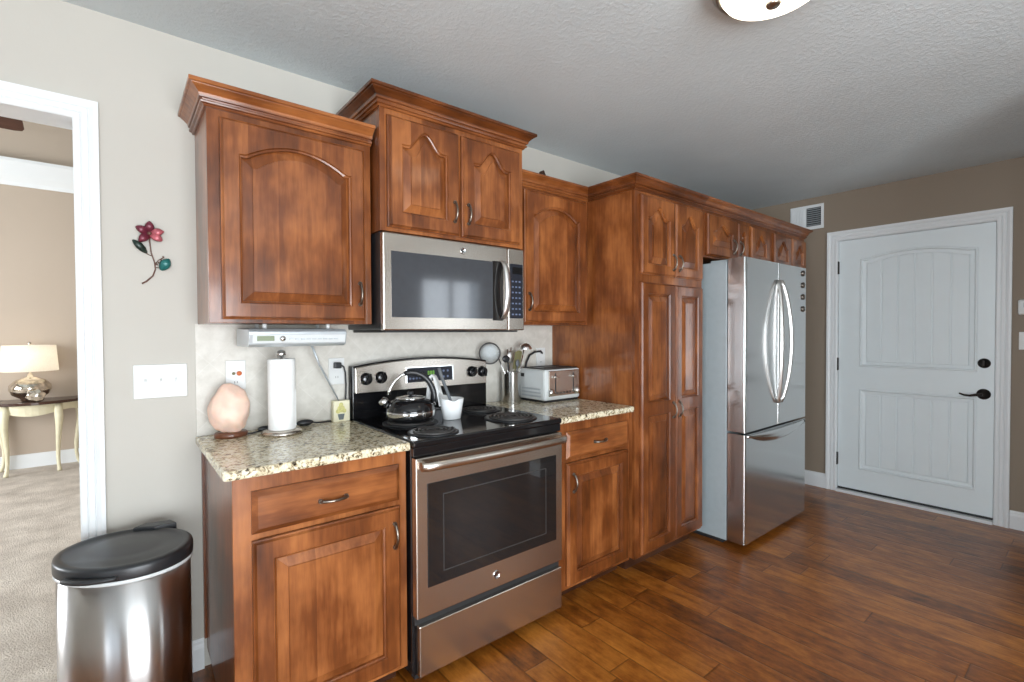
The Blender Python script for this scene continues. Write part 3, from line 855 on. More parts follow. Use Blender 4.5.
# ------------------------------------------------------------------ refrigerator
FX0, FX1 = 2.068, 2.986
fr = thing('refrigerator', (2.53, -0.45, 0), 'large stainless french door refrigerator with bottom freezer, beside the pantry', 'refrigerator')
MB().box(FX0+0.004, FX1-0.004, -0.775, -0.06, 0.03, 1.752).build('case', M_FRSIDE, fr, 0.004)
MB().box(FX0+0.03, FX1-0.03, -0.74, -0.1, 0.0, 0.03).build('base_grille', M_BLKMAT, fr)
MB().box(FX0+0.02, FX1-0.02, -0.82, -0.66, 1.752, 1.766).build('hinge_cover', M_FRSIDE, fr, 0.003)
def fridge_leaf(name, x0, x1, z0, z1, rl, rr):
    P = [(x0, -0.782)]
    def arc(cx, a0, a1, r, cy):
        for i in range(9):
            a = a0+(a1-a0)*i/8; P.append((cx+r*math.cos(a), cy+r*math.sin(a)))
    yf = -0.890
    P.append((x0, yf+rl)) if not rl else arc(x0+rl, PI, 1.5*PI, rl, yf+rl)
    if not rl: pass
    arc(x1-rr, 1.5*PI, 2*PI, rr, yf+rr)
    P.append((x1, -0.782))
    return MB().loops([[(u, v, z) for u, v in P] for z in (z0, z0+0.004, z1-0.004, z1)]).build(name, M_FRIDGE, fr, 0.002)
fl = fridge_leaf('door', FX0, 2.523, 0.712, 1.768, 0.012, 0.006)
frr = fridge_leaf('door', 2.528, FX1, 0.712, 1.768, 0.006, 0.012)
fz = fridge_leaf('freezer_drawer', FX0, FX1, 0.035, 0.700, 0.012, 0.012)
def bow(parent, x0, sgn):
    h_ = MB(); L = []
    for i in range(25):
        s_ = -1+2*i/24
        x = x0+sgn*0.052*(1-s_*s_)
        y = -0.896-0.046*(1-s_*s_)**0.8
        z = 1.255+0.400*s_
        L.append([(x+0.012*math.cos(a), y+0.012*math.sin(a), z) for a in [2*PI*k/10 for k in range(10)]])
    h_.loops(L, True, True, True, True).build('handle', M_SATIN, parent)
bow(fl, 2.507, -1); bow(frr, 2.552, 1)
fh = MB(); L = []
for i in range(21):
    s_ = -1+2*i/20
    x = (FX0+FX1)/2+0.44*s_
    dep = 0.045*(1-s_*s_)**0.7+0.002
    zb_ = 0.690-0.075*(1-s_*s_)
    L.append([(x, -0.887, 0.696), (x, -0.890-dep*0.6, 0.694), (x, -0.892-dep, 0.680-0.01*(1-s_*s_)), (x, -0.888-dep*0.45, zb_+0.01), (x, -0.887, zb_-0.002)])
fh.loops(L, True, True, True, True).build('handle', M_FRIDGE, fz)
for i, (z, w) in enumerate(((1.728, 'top'), (1.645, 'second from the top'), (1.562, 'third from the top'), (1.478, 'bottom'))):
    mg = MB(); mg.lathe([(0.020, 0), (0.021, -0.004), (0.018, -0.009), (0.010, -0.011), (0.001, -0.0115)], (2.925, -0.8905, z), 22, 'y')
    mo = mg.build('fridge_magnet', M_PEWTER, None, 0, (2.925, -0.8905, z))
    tag(mo, f'round dark magnet on right refrigerator door, {w} of four', 'magnet', 'round magnets on the refrigerator door')

# ------------------------------------------------------------------ under-cabinet radio
rd = thing('under_cabinet_radio', (-0.28, -0.17, 1.272), 'silver radio with green display hung under the left upper cabinet', 'radio')
L = []
for x in (-0.461, -0.106):
    L.append([(x, -0.010-0.05, 1.345), (x, -0.285, 1.340), (x, -0.300, 1.330), (x, -0.300, 1.320), (x, -0.290, 1.282), (x, -0.270, 1.273), (x, -0.06, 1.273)])
MB().loops(L).build('housing', M_SILVERP, rd, 0.003)
fp = MB(); fp.loops([[(-0.450, -0.2985, 1.318), (-0.112, -0.2985, 1.318), (-0.112, -0.2925, 1.288), (-0.450, -0.2925, 1.288)], [(-0.450, -0.3015, 1.318), (-0.112, -0.3015, 1.318), (-0.112, -0.2955, 1.288), (-0.450, -0.2955, 1.288)]])
fpo = fp.build('front_panel', M_PALE, rd)
MB().box(-0.436, -0.378, -0.3022, -0.2985, 1.296, 1.314).build('display', M_LCD, rd)
MB().lathe([(0.010, 0), (0.009, -0.012), (0.001, -0.0125)], (-0.350, -0.299, 1.304), 18, 'y').build('dial', M_CHROME, rd)
for i in range(9): MB().box(-0.325+0.021*i, -0.311+0.021*i, -0.3025, -0.298, 1.299, 1.304).build('button', M_SILVERP, rd)
for x in (-0.40, -0.165):
    for y, z in ((-0.25, 1.3415), (-0.12, 1.344)): MB().lathe([(0.008, 0.0), (0.008, 1.3595-z)], (x, y, z), 12).build('mounting_spacer', M_PLASTW, rd)
MB().tube([(-0.185, -0.10, 1.275), (-0.150, -0.085, 1.190), (-0.05, -0.045, 1.012)], [0.0055, 0.0045, 0.003], 8).build('antenna', M_SILVERP, rd)

# ------------------------------------------------------------------ counter items, left
ZC = 0.9222
ph = thing('paper_towel_holder', (-0.322, -0.165, ZC), 'steel upright paper towel holder with ball top on the left counter', 'paper towel holder')
MB().lathe([(0.075, 0), (0.076, 0.008), (0.066, 0.016), (0.03, 0.019), (0.001, 0.019)], (-0.322, -0.165, ZC), 36).build('base', M_STEEL, ph)
MB().lathe([(0.006, 0.018), (0.006, 0.302)], (-0.322, -0.165, ZC), 12).build('pole', M_CHROME, ph)
MB().ell((-0.322, -0.165, ZC+0.319), 0.018, 0.018, 0.017).build('finial', M_CHROME, ph)
tw = MB(); tw.lathe([(0.020, 0.0), (0.050, 0.0), (0.051, 0.003), (0.051, 0.277), (0.050, 0.28), (0.020, 0.28), (0.019, 0.27), (0.019, 0.01)], (-0.322, -0.165, ZC+0.0195), 40)
a0 = -0.35
fl_ = []
for k in range(13):
    a = a0-0.06*k+0.1
    r = 0.0515+0.0006*k if k < 6 else 0.0515+0.004*max(0, 0)
    fl_.append((-0.322+r*math.cos(a), -0.165+r*math.sin(a)))
tw.loops([[(x, y, z) for x, y in fl_] for z in (ZC+0.03, ZC+0.15, ZC+0.175)], False, False, False, True)
o = tw.build('paper_towel_roll', M_PAPER, None, 0, (-0.322, -0.165, ZC+0.02))
tag(o, 'white paper towel roll standing on the steel holder', 'paper towel')

sl = thing('salt_lamp', (-0.495, -0.100, ZC), 'pale pink rock salt lamp on dark wood base, left end of the counter', 'lamp')
MB().lathe([(0.056, 0), (0.058, 0.004), (0.058, 0.016), (0.054, 0.02), (0.001, 0.02)], (-0.492, -0.100, ZC), 28, sy=0.85).build('base', M_SALTW, sl)
def rock(d):
    x, y, z = d
    k = 1+0.045*math.sin(5*x+2*z+1)+0.03*math.sin(7*y-4*z)+0.015*math.sin(13*z+6*x)+0.012*math.sin(17*x-9*y)
    if z < -0.2: k *= 1-0.10*(-z-0.2)
    if z > 0.3: k *= 1-0.10*(z-0.3)
    return k
MB().ell((-0.494, -0.100, ZC+0.108), 0.071, 0.060, 0.104, 36, 26, rock).build('rock', M_SALT, sl)
cd = MB()
cd.tube([(-0.437, -0.115, ZC+0.006), (-0.42, -0.105, ZC+0.004), (-0.385, -0.085, ZC+0.006), (-0.365, -0.078, ZC+0.012), (-0.33, -0.07, ZC+0.006), (-0.27, -0.06, ZC+0.004), (-0.245, -0.062, ZC+0.006)], 0.0035, 8)
cd.build('cord', M_BLKPL, sl)
MB().ell((-0.365, -0.078, ZC+0.012), 0.030, 0.012, 0.011).build('switch', M_BLKPL, sl)
pc = thing('plug_adapter', (-0.205, -0.06, ZC), 'black plug adapter with cord lying right of the paper towels', 'adapter')
MB().ell((-0.205, -0.062, ZC+0.014), 0.036, 0.016, 0.0138).build('body', M_BLKPL, pc)
MB().tube([(-0.175, -0.058, ZC+0.012), (-0.15, -0.05, ZC+0.006), (-0.12, -0.045, ZC+0.004), (-0.085, -0.04, ZC+0.004)], 0.0035, 8).build('cord', M_BLKPL, pc)

bx = thing('picture_box', (-0.036, -0.035, ZC), 'small cream box printed with a potted plant, beside the stove', 'box')
MB().box(-0.080, 0.0-0.006, -0.058, -0.028, ZC, ZC+0.094).build('carton', M_CARD, bx, 0.002)
pr = MB()
pr.prism([(-0.056, ZC+0.008), (-0.036, ZC+0.008), (-0.030, ZC+0.034), (-0.062, ZC+0.034)], XZ(-0.0578), 0, 0.0006)
pr.build('printed_pot', M_POT, bx)
pr = MB()
for (u, v, r) in ((-0.046, 0.058, 0.017), (-0.060, 0.047, 0.010), (-0.032, 0.048, 0.010), (-0.046, 0.076, 0.010)):
    pr.prism([(u+r*math.cos(a), ZC+v+r*math.sin(a)) for a in [2*PI*k/14 for k in range(14)]], XZ(-0.0578), 0, 0.0006+r*0.01)
pr.build('printed_leaves', M_YEL, bx)

# ------------------------------------------------------------------ wall plates
def outlet(x, z, w, h, label, kind, y=-0.008):
    t = thing('outlet', (x, y, z), label, 'outlet')
    MB().box(x-w/2, x+w/2, y-0.006, y-0.0003, z-h/2, z+h/2).build('plate', M_PLASTW, t, 0.002)
    for dz in ((-0.027, 0.027) if kind != 'indicator' else (-0.03,)):
        P = [(x+0.016*math.cos(a), z+dz+0.014*math.sin(a)) for a in [2*PI*k/16 for k in range(16)]]
        ro = MB().prism(P, XZ(y-0.0055), 0, 0.0018).build('receptacle', M_PLASTW, t)
        for dx in (-0.006, 0.004): MB().box(x+dx, x+dx+0.002, y-0.0082, y-0.0072, z+dz-0.004, z+dz+0.005).build('slot', M_SLOT, ro)
    if kind == 'indicator':
        MB().lathe([(0.006, 0), (0.006, -0.004), (0.001, -0.0045)], (x-0.008, y-0.0055, z+0.006), 14, 'y').build('indicator', M_OLIVE, t)
        MB().lathe([(0.010, 0), (0.009, -0.008), (0.001, -0.009)], (x+0.012, y-0.0055, z+0.006), 14, 'y').build('indicator', M_AMBER, t)
    return t
outlet(-0.458, 1.155, 0.072, 0.118, 'white wall outlet with orange and green dots, behind the salt lamp', 'indicator')
outlet(-0.049, 1.148, 0.072, 0.122, 'white wall outlet with black plug, left of the stove', 'duplex')
outlet(1.225, 1.165, 0.072, 0.122, 'white wall outlet behind the toaster', 'duplex')
pw = thing('power_cord', (-0.049, -0.016, 1.175), 'black power cord plugged into outlet left of the stove', 'cord')
MB().box(-0.066, -0.034, -0.042, -0.0165, 1.162, 1.190).build('plug', M_BLKPL, pw, 0.005)
MB().tube([(-0.036, -0.032, 1.178), (-0.022, -0.032, 1.168), (-0.014, -0.03, 1.14), (-0.010, -0.026, 1.08), (-0.012, -0.022, 1.00), (-0.016, -0.018, 0.926)], 0.0038, 8).build('cord', M_BLKPL, pw)

sw = thing('light_switch', (-0.705, 0, 1.146), 'white triple toggle light switch plate left of the cabinets', 'light switch')
MB().box(-0.788, -0.622, -0.006, -0.0003, 1.083, 1.209).build('plate', M_PLASTW, sw, 0.003)
for x in (-0.752, -0.705, -0.658):
    to = MB(); to.loops([[(x-0.005, -0.0055, 1.136), (x+0.005, -0.0055, 1.136), (x+0.005, -0.0055, 1.158), (x-0.005, -0.0055, 1.158)], [(x-0.004, -0.015, 1.136), (x+0.004, -0.015, 1.136), (x+0.004, -0.013, 1.147), (x-0.004, -0.013, 1.147)]])
    to.build('toggle', M_PLASTW, sw)

# ------------------------------------------------------------------ wall flower
wfw = thing('wall_flower', (-0.73, 0, 1.61), 'metal burgundy flower with stem and two leaves hung on the wall', 'wall decoration')
def petal(name, c, ang, ln, wd, material, lift=0.012, y0=-0.014):
    m_ = MB(); L = []
    du, dv = math.cos(ang), math.sin(ang)
    n = 9
    for i in range(n+1):
        s_ = i/n
        w = wd/2*max(0.0, math.sin(PI*(0.04+0.93*s_)))**0.75+0.0006
        dep = y0-lift*math.sin(PI*s_*0.8)
        cx, cz = c[0]+du*ln*s_, c[1]+dv*ln*s_
        ring_ = []
        for k in range(8):
            a = 2*PI*k/8
            ring_.append((cx-dv*w*math.cos(a), dep+0.0025*math.sin(a)+0.004*(math.cos(a))**2, cz+du*w*math.cos(a)))
        L.append(ring_)
    m_.loops(L, True, True, True, True)
    return m_.build(name, material, wfw)
fc = (-0.733, 1.694)
for ang, mt_ in ((1.55, M_BURG), (2.65, M_BURG), (0.28, M_ROSE), (-0.55, M_ROSE), (3.95, M_BURG)):
    petal('petal', fc, ang, 0.045, 0.028, mt_, 0.016)
MB().ell((fc[0], -0.022, fc[1]), 0.007, 0.006, 0.007).build('flower_centre', M_STEM, wfw)
MB().tube([(-0.733, -0.012, 1.694), (-0.732, -0.011, 1.660), (-0.728, -0.008, 1.625), (-0.718, -0.006, 1.590), (-0.716, -0.005, 1.565), (-0.724, -0.005, 1.540), (-0.744, -0.005, 1.518), (-0.757, -0.005, 1.509)], [0.002, 0.002, 0.002, 0.0022, 0.0024, 0.0026, 0.003, 0.003], 8).build('stem', M_STEM, wfw)
tws = MB()
tws.tube([(-0.724, -0.007, 1.612), (-0.738, -0.009, 1.618), (-0.745, -0.01, 1.624)], 0.0016, 6).tube([(-0.716, -0.005, 1.572), (-0.700, -0.008, 1.570), (-0.690, -0.010, 1.574)], 0.0016, 6)
tws.tube([(-0.716, -0.005, 1.585), (-0.706, -0.008, 1.600), (-0.69, -0.010, 1.611)], 0.0014, 6)
for p in ((-0.706, -0.010, 1.590), (-0.700, -0.010, 1.602), (-0.692, -0.011, 1.612), (-0.712, -0.009, 1.583)): tws.ell(p, 0.0034, 0.003, 0.0034, 10, 6)
tws.build('twig', M_STEM, wfw)
petal('leaf', (-0.741, 1.622), 2.33, 0.060, 0.023, M_GREEN, 0.014)
petal('leaf', (-0.700, 1.562), 1.05, 0.050, 0.034, M_TEAL, 0.014)

# ------------------------------------------------------------------ on the stove
kt = thing('kettle', (0.165, -0.310, 0.939), 'shiny black and chrome tea kettle on the rear left burner', 'kettle')
KX, KY, KZ = 0.168, -0.318, 0.9388
MB().lathe([(0.078, 0), (0.094, 0.004), (0.104, 0.022), (0.106, 0.044), (0.101, 0.066), (0.086, 0.086), (0.060, 0.098), (0.001, 0.101)], (KX, KY, KZ), 44).build('body', M_BLACK, kt)
MB().lathe([(0.1040, 0.018), (0.1062, 0.022), (0.1072, 0.040), (0.1062, 0.046)], (KX, KY, KZ), 44).build('band', M_CHROME, kt)
kl = MB().lathe([(0.064, 0.096), (0.066, 0.101), (0.060, 0.103), (0.02, 0.109), (0.001, 0.110)], (KX, KY, KZ), 36).build('lid', M_CHROME, kt)
MB().lathe([(0.006, 0.108), (0.006, 0.113), (0.014, 0.116), (0.015, 0.122), (0.010, 0.127), (0.001, 0.128)], (KX, KY, KZ), 20).build('knob', M_BLKPL, kl)
ax = Vector((0.90, -0.436, 0)).normalized()
K = Vector((KX, KY, KZ))
sp_ = MB(); q0 = K-ax*0.080+Vector((0, 0, 0.052)); q1 = K-ax*0.118+Vector((0, 0, 0.088))
sp_.tube([q0, q0.lerp(q1, 0.5), q1], [0.022, 0.018, 0.014], 16)
spo = sp_.build('spout', M_BLACK, kt)
MB().tube([q0.lerp(q1, 0.6), q1, q1+(q1-q0)*0.22], [0.021, 0.021, 0.015], 16).build('whistle', M_CHROME, spo)
hp_ = []
for i in range(25):
    a = PI*0.93-(PI*0.93+0.22)*i/24
    hp_.append(K+ax*(0.100*math.cos(a)+0.004)+Vector((0, 0, 0.088+0.122*math.sin(a))))
kho = MB().tube(hp_, 0.0065, 10).build('handle', M_CHROME, kt)
gp = [p+Vector((0, 0, 0)) for p in hp_[8:24]]
MB().tube(gp, [0.009]+[0.0125]*(len(gp)-2)+[0.009], 12).build('grip', M_BLKPL, kho)

sr = thing('spoon_rest', (0.362, -0.330, 0.926), 'white ceramic utensil cup with tall looped back, standing on the cooktop', 'spoon rest')
SX, SY = 0.365, -0.340
cup = MB(); prof = [(0.040, 0.0), (0.043, 0.002), (0.050, 0.045), (0.058, 0.092), (0.0575, 0.095), (0.055, 0.093), (0.047, 0.045), (0.040, 0.010), (0.001, 0.009)]
L = []
for r, h in prof:
    l = []
    for i in range(36):
        a = 2*PI*i/36
        hh_ = h
        if h > 0.06: hh_ = h+0.028*max(0, -math.cos(a)*0.62+math.sin(a)*0.785)**3-0.010*max(0, 1-abs(math.cos(a)+0.3)*2.2)
        l.append((SX+r*math.cos(a), SY+r*0.9*math.sin(a), 0.9255+hh_))
    L.append(l)
cup.loops(L, True, True, True, True)
cup.build('cup', M_CERAM, sr)
lp = MB()
path = [(0.046, 0.985), (0.056, 1.030), (0.066, 1.070), (0.076, 1.105), (0.083, 1.119), (0.092, 1.124), (0.101, 1.117), (0.107, 1.095), (0.112, 1.05), (0.116, 1.0), (0.119, 0.945), (0.120, 0.927)]
dv = Vector((-0.62, 0.785)); dn = Vector((0.785, 0.62))
L = []
for i, (d_, z) in enumerate(path):
    a = path[max(0, i-1)]; b_ = path[min(len(path)-1, i+1)]
    t = Vector((b_[0]-a[0], b_[1]-a[1])).normalized(); nd, nz = -t.y*0.0055, t.x*0.0055
    w = 0.028-0.013*min(1, i/4)
    L.append([(SX+dv.x*(d_+e*nd)+dn.x*f*w, SY+dv.y*(d_+e*nd)+dn.y*f*w, z+e*nz) for e, f in ((1, -1), (1, 1), (-1, 1), (-1, -1))])
lp.loops(L, True, True, True, False)
lp.build('loop_back', M_CERAM, sr, 0.002)
sg = MB().tube([(0.372, -0.350, 0.955), (0.345, -0.352, 1.03), (0.308, -0.354, 1.115), (0.290, -0.355, 1.165)], [0.006, 0.007, 0.0075, 0.008], 10)
tag(sg.build('spatula', M_GREYSP, None, 0, (0.36, -0.35, 0.945)), 'slim grey utensil handle leaning in the white ceramic cup', 'spatula')

# ------------------------------------------------------------------ right counter
CX, CY = 0.922, -0.092
cr = thing('utensil_crock', (CX, CY, ZC), 'polished steel utensil crock on the counter right of the stove', 'crock')
MB().lathe([(0.054, 0), (0.055, 0.003), (0.055, 0.172), (0.056, 0.175), (0.053, 0.175), (0.052, 0.17), (0.052, 0.008), (0.001, 0.006)], (CX, CY, ZC), 36).build('body', M_CROCK, cr)
def utensil(name, label, cat, head_fn, base_, top_, mt_, r=0.004, hmt=None):
    t = thing(name, base_, label, cat, None)
    MB().tube([base_, Vector(base_).lerp(Vector(top_), 0.5), top_], r, 8).build('handle', mt_, t)
    head_fn(t)
    return t
def strainer_head(t):
    c = Vector((0.775, -0.085, 1.207)); n = Vector((-0.45, -0.89, 0.05)).normalized(); a = Vector((0.89, -0.45, 0)).normalized(); b_ = n.cross(a)
    R = 0.058
    hd = MB().tube([c+(a*math.cos(2*PI*k/32)+b_*math.sin(2*PI*k/32))*R for k in range(32)], 0.004, 8, True).build('rim', M_IRON, t)
    L = []
    for j in range(7):
        ph = PI/2*j/7
        L.append([c-n*(-0.010*math.sin(ph))*-1+(a*math.cos(2*PI*k/32)+b_*math.sin(2*PI*k/32))*R*math.cos(ph) for k in range(32)])
    MB().loops(L, True, False, True, True).build('mesh', M_MESH, t)
utensil('strainer', 'round mesh strainer leaning out of the steel crock, over the stove edge', 'strainer', strainer_head, (0.944, -0.098, ZC+0.02), (0.824, -0.101, 1.178), M_CHROME)
def ladle_head(t):
    c = (1.006, -0.120, 1.236); L = []
    for j in range(8):
        ph = PI/2*j/7.4
        L.append([(c[0]+0.040*math.cos(ph)*math.cos(a), c[1]+0.034*math.cos(ph)*math.sin(a), c[2]-0.012+0.036*math.sin(ph)) for a in [2*PI*k/22 for k in range(22)]])
    MB().loops(L, True, False, True, True).build('bowl', M_SATIN, t)
utensil('ladle', 'steel ladle with bowl upward, rightmost utensil in the crock', 'ladle', ladle_head, (0.914, -0.122, ZC+0.02), (0.990, -0.128, 1.232), M_CHROME)
def flat_head(c, w, h, th, mt_):
    def f(t):
        P = outline(c[0]-w/2, c[0]+w/2, c[2]-h/2, c[2]+h/2-0.01, lambda s_: 0.010*(1-s_*s_), 10, 2, 10)
        MB().loops([[(u+(v-c[2])*0.22, c[1]-th/2, v) for u, v in P], [(u+(v-c[2])*0.22, c[1]+th/2, v) for u, v in P]]).build('blade', mt_, t)
    return f
utensil('turner', 'olive green spatula blade sticking up beside the ladle', 'spatula', flat_head((0.974, -0.086, 1.165), 0.050, 0.105, 0.005, M_OLIVE), (0.928, -0.080, ZC+0.02), (0.962, -0.086, 1.135), M_OLIVE)
def spoon_head(c, rx, rz, mt_, ang=0.0):
    def f(t): MB().ell(c, rx, 0.010, rz).build('bowl', mt_, t)
    return f
utensil('serving_spoon', 'dark serving spoon bending left from the steel crock', 'spoon', spoon_head((0.858, -0.125, 1.175), 0.026, 0.020, M_BLKPL), (0.915, -0.105, ZC+0.02), (0.872, -0.122, 1.165), M_BLKPL)
utensil('serving_spoon', 'steel spoon standing upright in the middle of the crock', 'spoon', spoon_head((0.937, -0.066, 1.180), 0.023, 0.036, M_SATIN), (0.910, -0.068, ZC+0.02), (0.934, -0.066, 1.150), M_STEEL)
def tongs_head(t):
    MB().tube([(0.945, -0.048, 1.10), (0.955, -0.045, 1.20), (0.962, -0.042, 1.235)], 0.004, 6).build('arm', M_CHROME, t)
utensil('tongs', 'thin steel tongs behind the upright spoon in the crock', 'tongs', tongs_head, (0.930, -0.053, ZC+0.02), (0.932, -0.044, 1.225), M_CHROME)
def fork_head(t):
    MB().ell((0.959, -0.106, 1.145), 0.014, 0.006, 0.022).build('blade', M_GREYSP, t)
utensil('scraper', 'short grey scraper in front of the olive spatula, in the crock', 'spatula', fork_head, (0.936, -0.099, ZC+0.02), (0.957, -0.106, 1.13), M_GREYSP)

ts = thing('toaster', (1.18, -0.14, ZC), 'four slice toaster with steel front and pale sides, beside the pantry', 'toaster')
tx0, tx1, ty0, ty1 = 1.030, 1.318, -0.258, -0.030
P = []
MB().box(tx0, tx1, ty0, ty1, ZC+0.010, ZC+0.188).build('shell', M_PALE, ts, 0.014)
MB().box(tx0+0.01, tx1-0.01, ty0+0.01, ty1-0.01, ZC, ZC+0.012).build('base', M_BLKPL, ts)
MB().box(tx0+0.028, tx1-0.010, ty0-0.004, ty0+0.01, ZC+0.034, ZC+0.180).build('front_panel', M_STEEL, ts, 0.005)
tp = MB().box(tx0+0.02, tx1-0.012, ty0+0.012, ty1-0.012, ZC+0.184, ZC+0.194).build('top_plate', M_BLKPL, ts, 0.004)
s_ = MB()
for (x, ) in ((tx0+0.04,), (tx0+0.16,)):
    for y in (-0.21, -0.15, -0.11, -0.065)[:4:2]: s_.box(x, x+0.10, y, y+0.026, ZC+0.1935, ZC+0.1955)
s_.build('slots', M_VOID, tp)
for x in (1.110, 1.255):
    MB().box(x-0.003, x+0.003, ty0-0.0055, ty0-0.003, ZC+0.05, ZC+0.165).build('lever_track', M_BLKMAT, ts)
    MB().box(x-0.016, x+0.016, ty0-0.024, ty0-0.0042, ZC+0.138, ZC+0.150).build('lever', M_CHROME, ts, 0.004)
for x in (1.072, 1.284):
    kn = MB().lathe([(0.021, 0), (0.021, -0.010), (0.018, -0.018), (0.001, -0.019)], (x, ty0-0.0042, ZC+0.057), 22, 'y').build('knob', M_CHROME, ts)
for i in range(5): MB().lathe([(0.005, 0), (0.005, -0.003), (0.001, -0.0035)], (1.125+0.026*i, ty0-0.0042, ZC+0.052), 10, 'y').build('button', M_BLKPL, ts)
vt = MB()
for i in range(3): vt.box(tx0-0.002, tx0+0.001, ty0+0.035, ty1-0.03, ZC+0.030+0.02*i, ZC+0.038+0.02*i)
vt.build('side_ribs', M_SILVERP, ts)
MB().box(tx0-0.002, tx0+0.001, -0.08, -0.05, ZC+0.14, ZC+0.160).build('carry_grip', M_BLKPL, ts)
MB().tube([(1.08, -0.030, ZC+0.17), (1.095, -0.026, 1.140), (1.12, -0.026, 1.182), (1.16, -0.030, 1.202), (1.205, -0.034, 1.206), (1.225, -0.026, 1.192)], 0.006, 8).build('cord', M_BLKPL, ts)

# ornament on the cabinet top
orn = MB()
orn.loops([[(1.02, -0.23, 2.1305), (1.15, -0.21, 2.1305), (1.15, -0.17, 2.1305), (1.02, -0.19, 2.1305)], [(1.045, -0.215, 2.235), (1.075, -0.21, 2.25), (1.075, -0.195, 2.25), (1.045, -0.20, 2.235)]])
tag(orn.build('ornament', M_DARKWOOD_SHADE, None, 0.004, (1.08, -0.2, 2.13)), 'small dark peaked ornament on top of cabinet right of the microwave', 'ornament')

# ------------------------------------------------------------------ trash can
CXc, CYc, CR = -0.819, -0.272, 2.308
tc = thing('trash_can', (CXc, CYc, 0), 'oval stainless step trash can with black lid, by the doorway', 'trash can')
sxr, syr = 0.193, 0.160
MB().lathe([(0.90, 0.0), (0.93, 0.0), (0.93, 0.035), (0.90, 0.035)], (CXc, CYc, 0.0), 48, sx=sxr, sy=syr, rot=CR).build('base_ring', M_BLKPL, tc)
MB().lathe([(0.94, 0.03), (0.965, 0.03), (0.965, 0.592), (0.94, 0.592)], (CXc, CYc, 0.0), 64, sx=sxr, sy=syr, rot=CR).build('body', M_STEELV, tc)
MB().lathe([(0.975, 0.590), (1.0, 0.592), (1.0, 0.601), (0.975, 0.603)], (CXc, CYc, 0.0), 64, sx=sxr, sy=syr, rot=CR).build('rim', M_PALE, tc)
lid = MB().lathe([(0.985, 0.602), (1.004, 0.603), (1.008, 0.606), (1.008, 0.632), (0.996, 0.639), (0.95, 0.642), (0.87, 0.643), (0.845, 0.639), (0.5, 0.646), (0.001, 0.649)], (CXc, CYc, 0.0), 64, sx=sxr, sy=syr, rot=CR).build('lid', M_BLKPL, tc)
hd = MB(); h0 = Vector((-0.735, -0.125, 0.0))
hd.loops([[(-0.80, -0.130, z), (-0.765, -0.100, z), (-0.690, -0.118, z), (-0.675, -0.165, z), (-0.74, -0.16, z)] for z in (0.595, 0.652)])
hd.build('hinge', M_BLKPL, tc, 0.004)
lipm = MB(); L = []
for i in range(13):
    a = -2.55+0.85*i/12
    for_ = (CXc+0.178*math.cos(a)*1.02, CYc+0.178*math.sin(a)*1.0)
    k = 1+0.02
    w = 0.004*math.sin(PI*i/12)+0.0005
    L.append([(CXc+(0.1795+d)*math.cos(a), CYc+(0.1795+d)*math.sin(a), 0.614+z) for d, z in ((-0.014, -0.007), (w, -0.005), (w, 0.005), (-0.014, 0.007))])
lipm.loops(L, True, True, True, True).build('lid_grip', M_BLKMAT, lid)
MB().box(-0.90, -0.82, -0.50, -0.40, 0.012, 0.022).build('pedal', M_BLKPL, tc, 0.004)

# ------------------------------------------------------------------ right wall fittings
vn = thing('air_vent', (XR, -0.605, 2.29), 'white air register high on the wall above the entry door corner', 'vent')
MB().box(XR-0.010, XR-0.0005, -0.735, -0.475, 2.188, 2.396).build('frame', M_WHITE, vn, 0.003)
MB().box(XR-0.0112, XR-0.0095, -0.715, -0.605, 2.215, 2.370).build('recess', M_VOID, vn)
vs = MB()
for i in range(9): vs.loops([[(XR-0.0185, y, 2.218+0.017*i), (XR-0.0113, y, 2.226+0.017*i), (XR-0.0113, y, 2.229+0.017*i), (XR-0.0185, y, 2.221+0.017*i)] for y in (-0.712, -0.608)])
vs.build('slats', M_GRILL, vn)
vs = MB()
for i in range(5): vs.loops([[(XR-0.018, -0.490-0.021*i, z), (XR-0.0102, -0.495-0.021*i, z), (XR-0.0102, -0.507-0.021*i, z), (XR-0.016, -0.507-0.021*i, z)] for z in (2.218, 2.366)])
vs.build('fixed_louvres', M_WHITE, vn)
th = thing('thermostat', (XR, -1.93, 1.47), 'small white thermostat on the wall right of the entry door', 'thermostat')
MB().box(XR-0.026, XR-0.0005, -1.99, -1.874, 1.422, 1.522).build('case', M_PLASTW, th, 0.012)
MB().box(XR-0.0268, XR-0.0255, -1.97, -1.90, 1.47, 1.502).build('display', M_FRSIDE, th)
w2 = thing('light_switch', (XR, -1.915, 1.25), 'white light switch plate under the thermostat, right of the entry door', 'light switch')
MB().box(XR-0.006, XR-0.0005, -1.955, -1.880, 1.193, 1.310).build('plate', M_PLASTW, w2, 0.002)
MB().box(XR-0.013, XR-0.0055, -1.923, -1.913, 1.245, 1.265).build('toggle', M_PLASTW, w2, 0.001)

# ------------------------------------------------------------------ ceiling light
LX, LY = 0.796, -1.574
cl = thing('ceiling_light', (LX, LY, H), 'frosted glass bowl ceiling light with nickel rim and finial', 'ceiling light')
MB().lathe([(0.001, -0.001), (0.184, -0.001), (0.186, -0.010), (0.181, -0.016), (0.181, -0.024), (0.173, -0.029), (0.171, -0.038), (0.160, -0.042), (0.157, -0.036), (0.001, -0.032)], (LX, LY, H), 48).build('rim', M_NICKEL, cl)
MB().lathe([(0.156, -0.0335), (0.154, -0.044), (0.142, -0.062), (0.119, -0.075), (0.085, -0.088), (0.045, -0.095), (0.001, -0.097)], (LX, LY, H), 48).build('glass_bowl', M_BOWL, cl)
MB().lathe([(0.020, -0.094), (0.023, -0.099), (0.018, -0.106), (0.001, -0.109)], (LX, LY, H), 20).build('finial', M_NICKEL, cl)

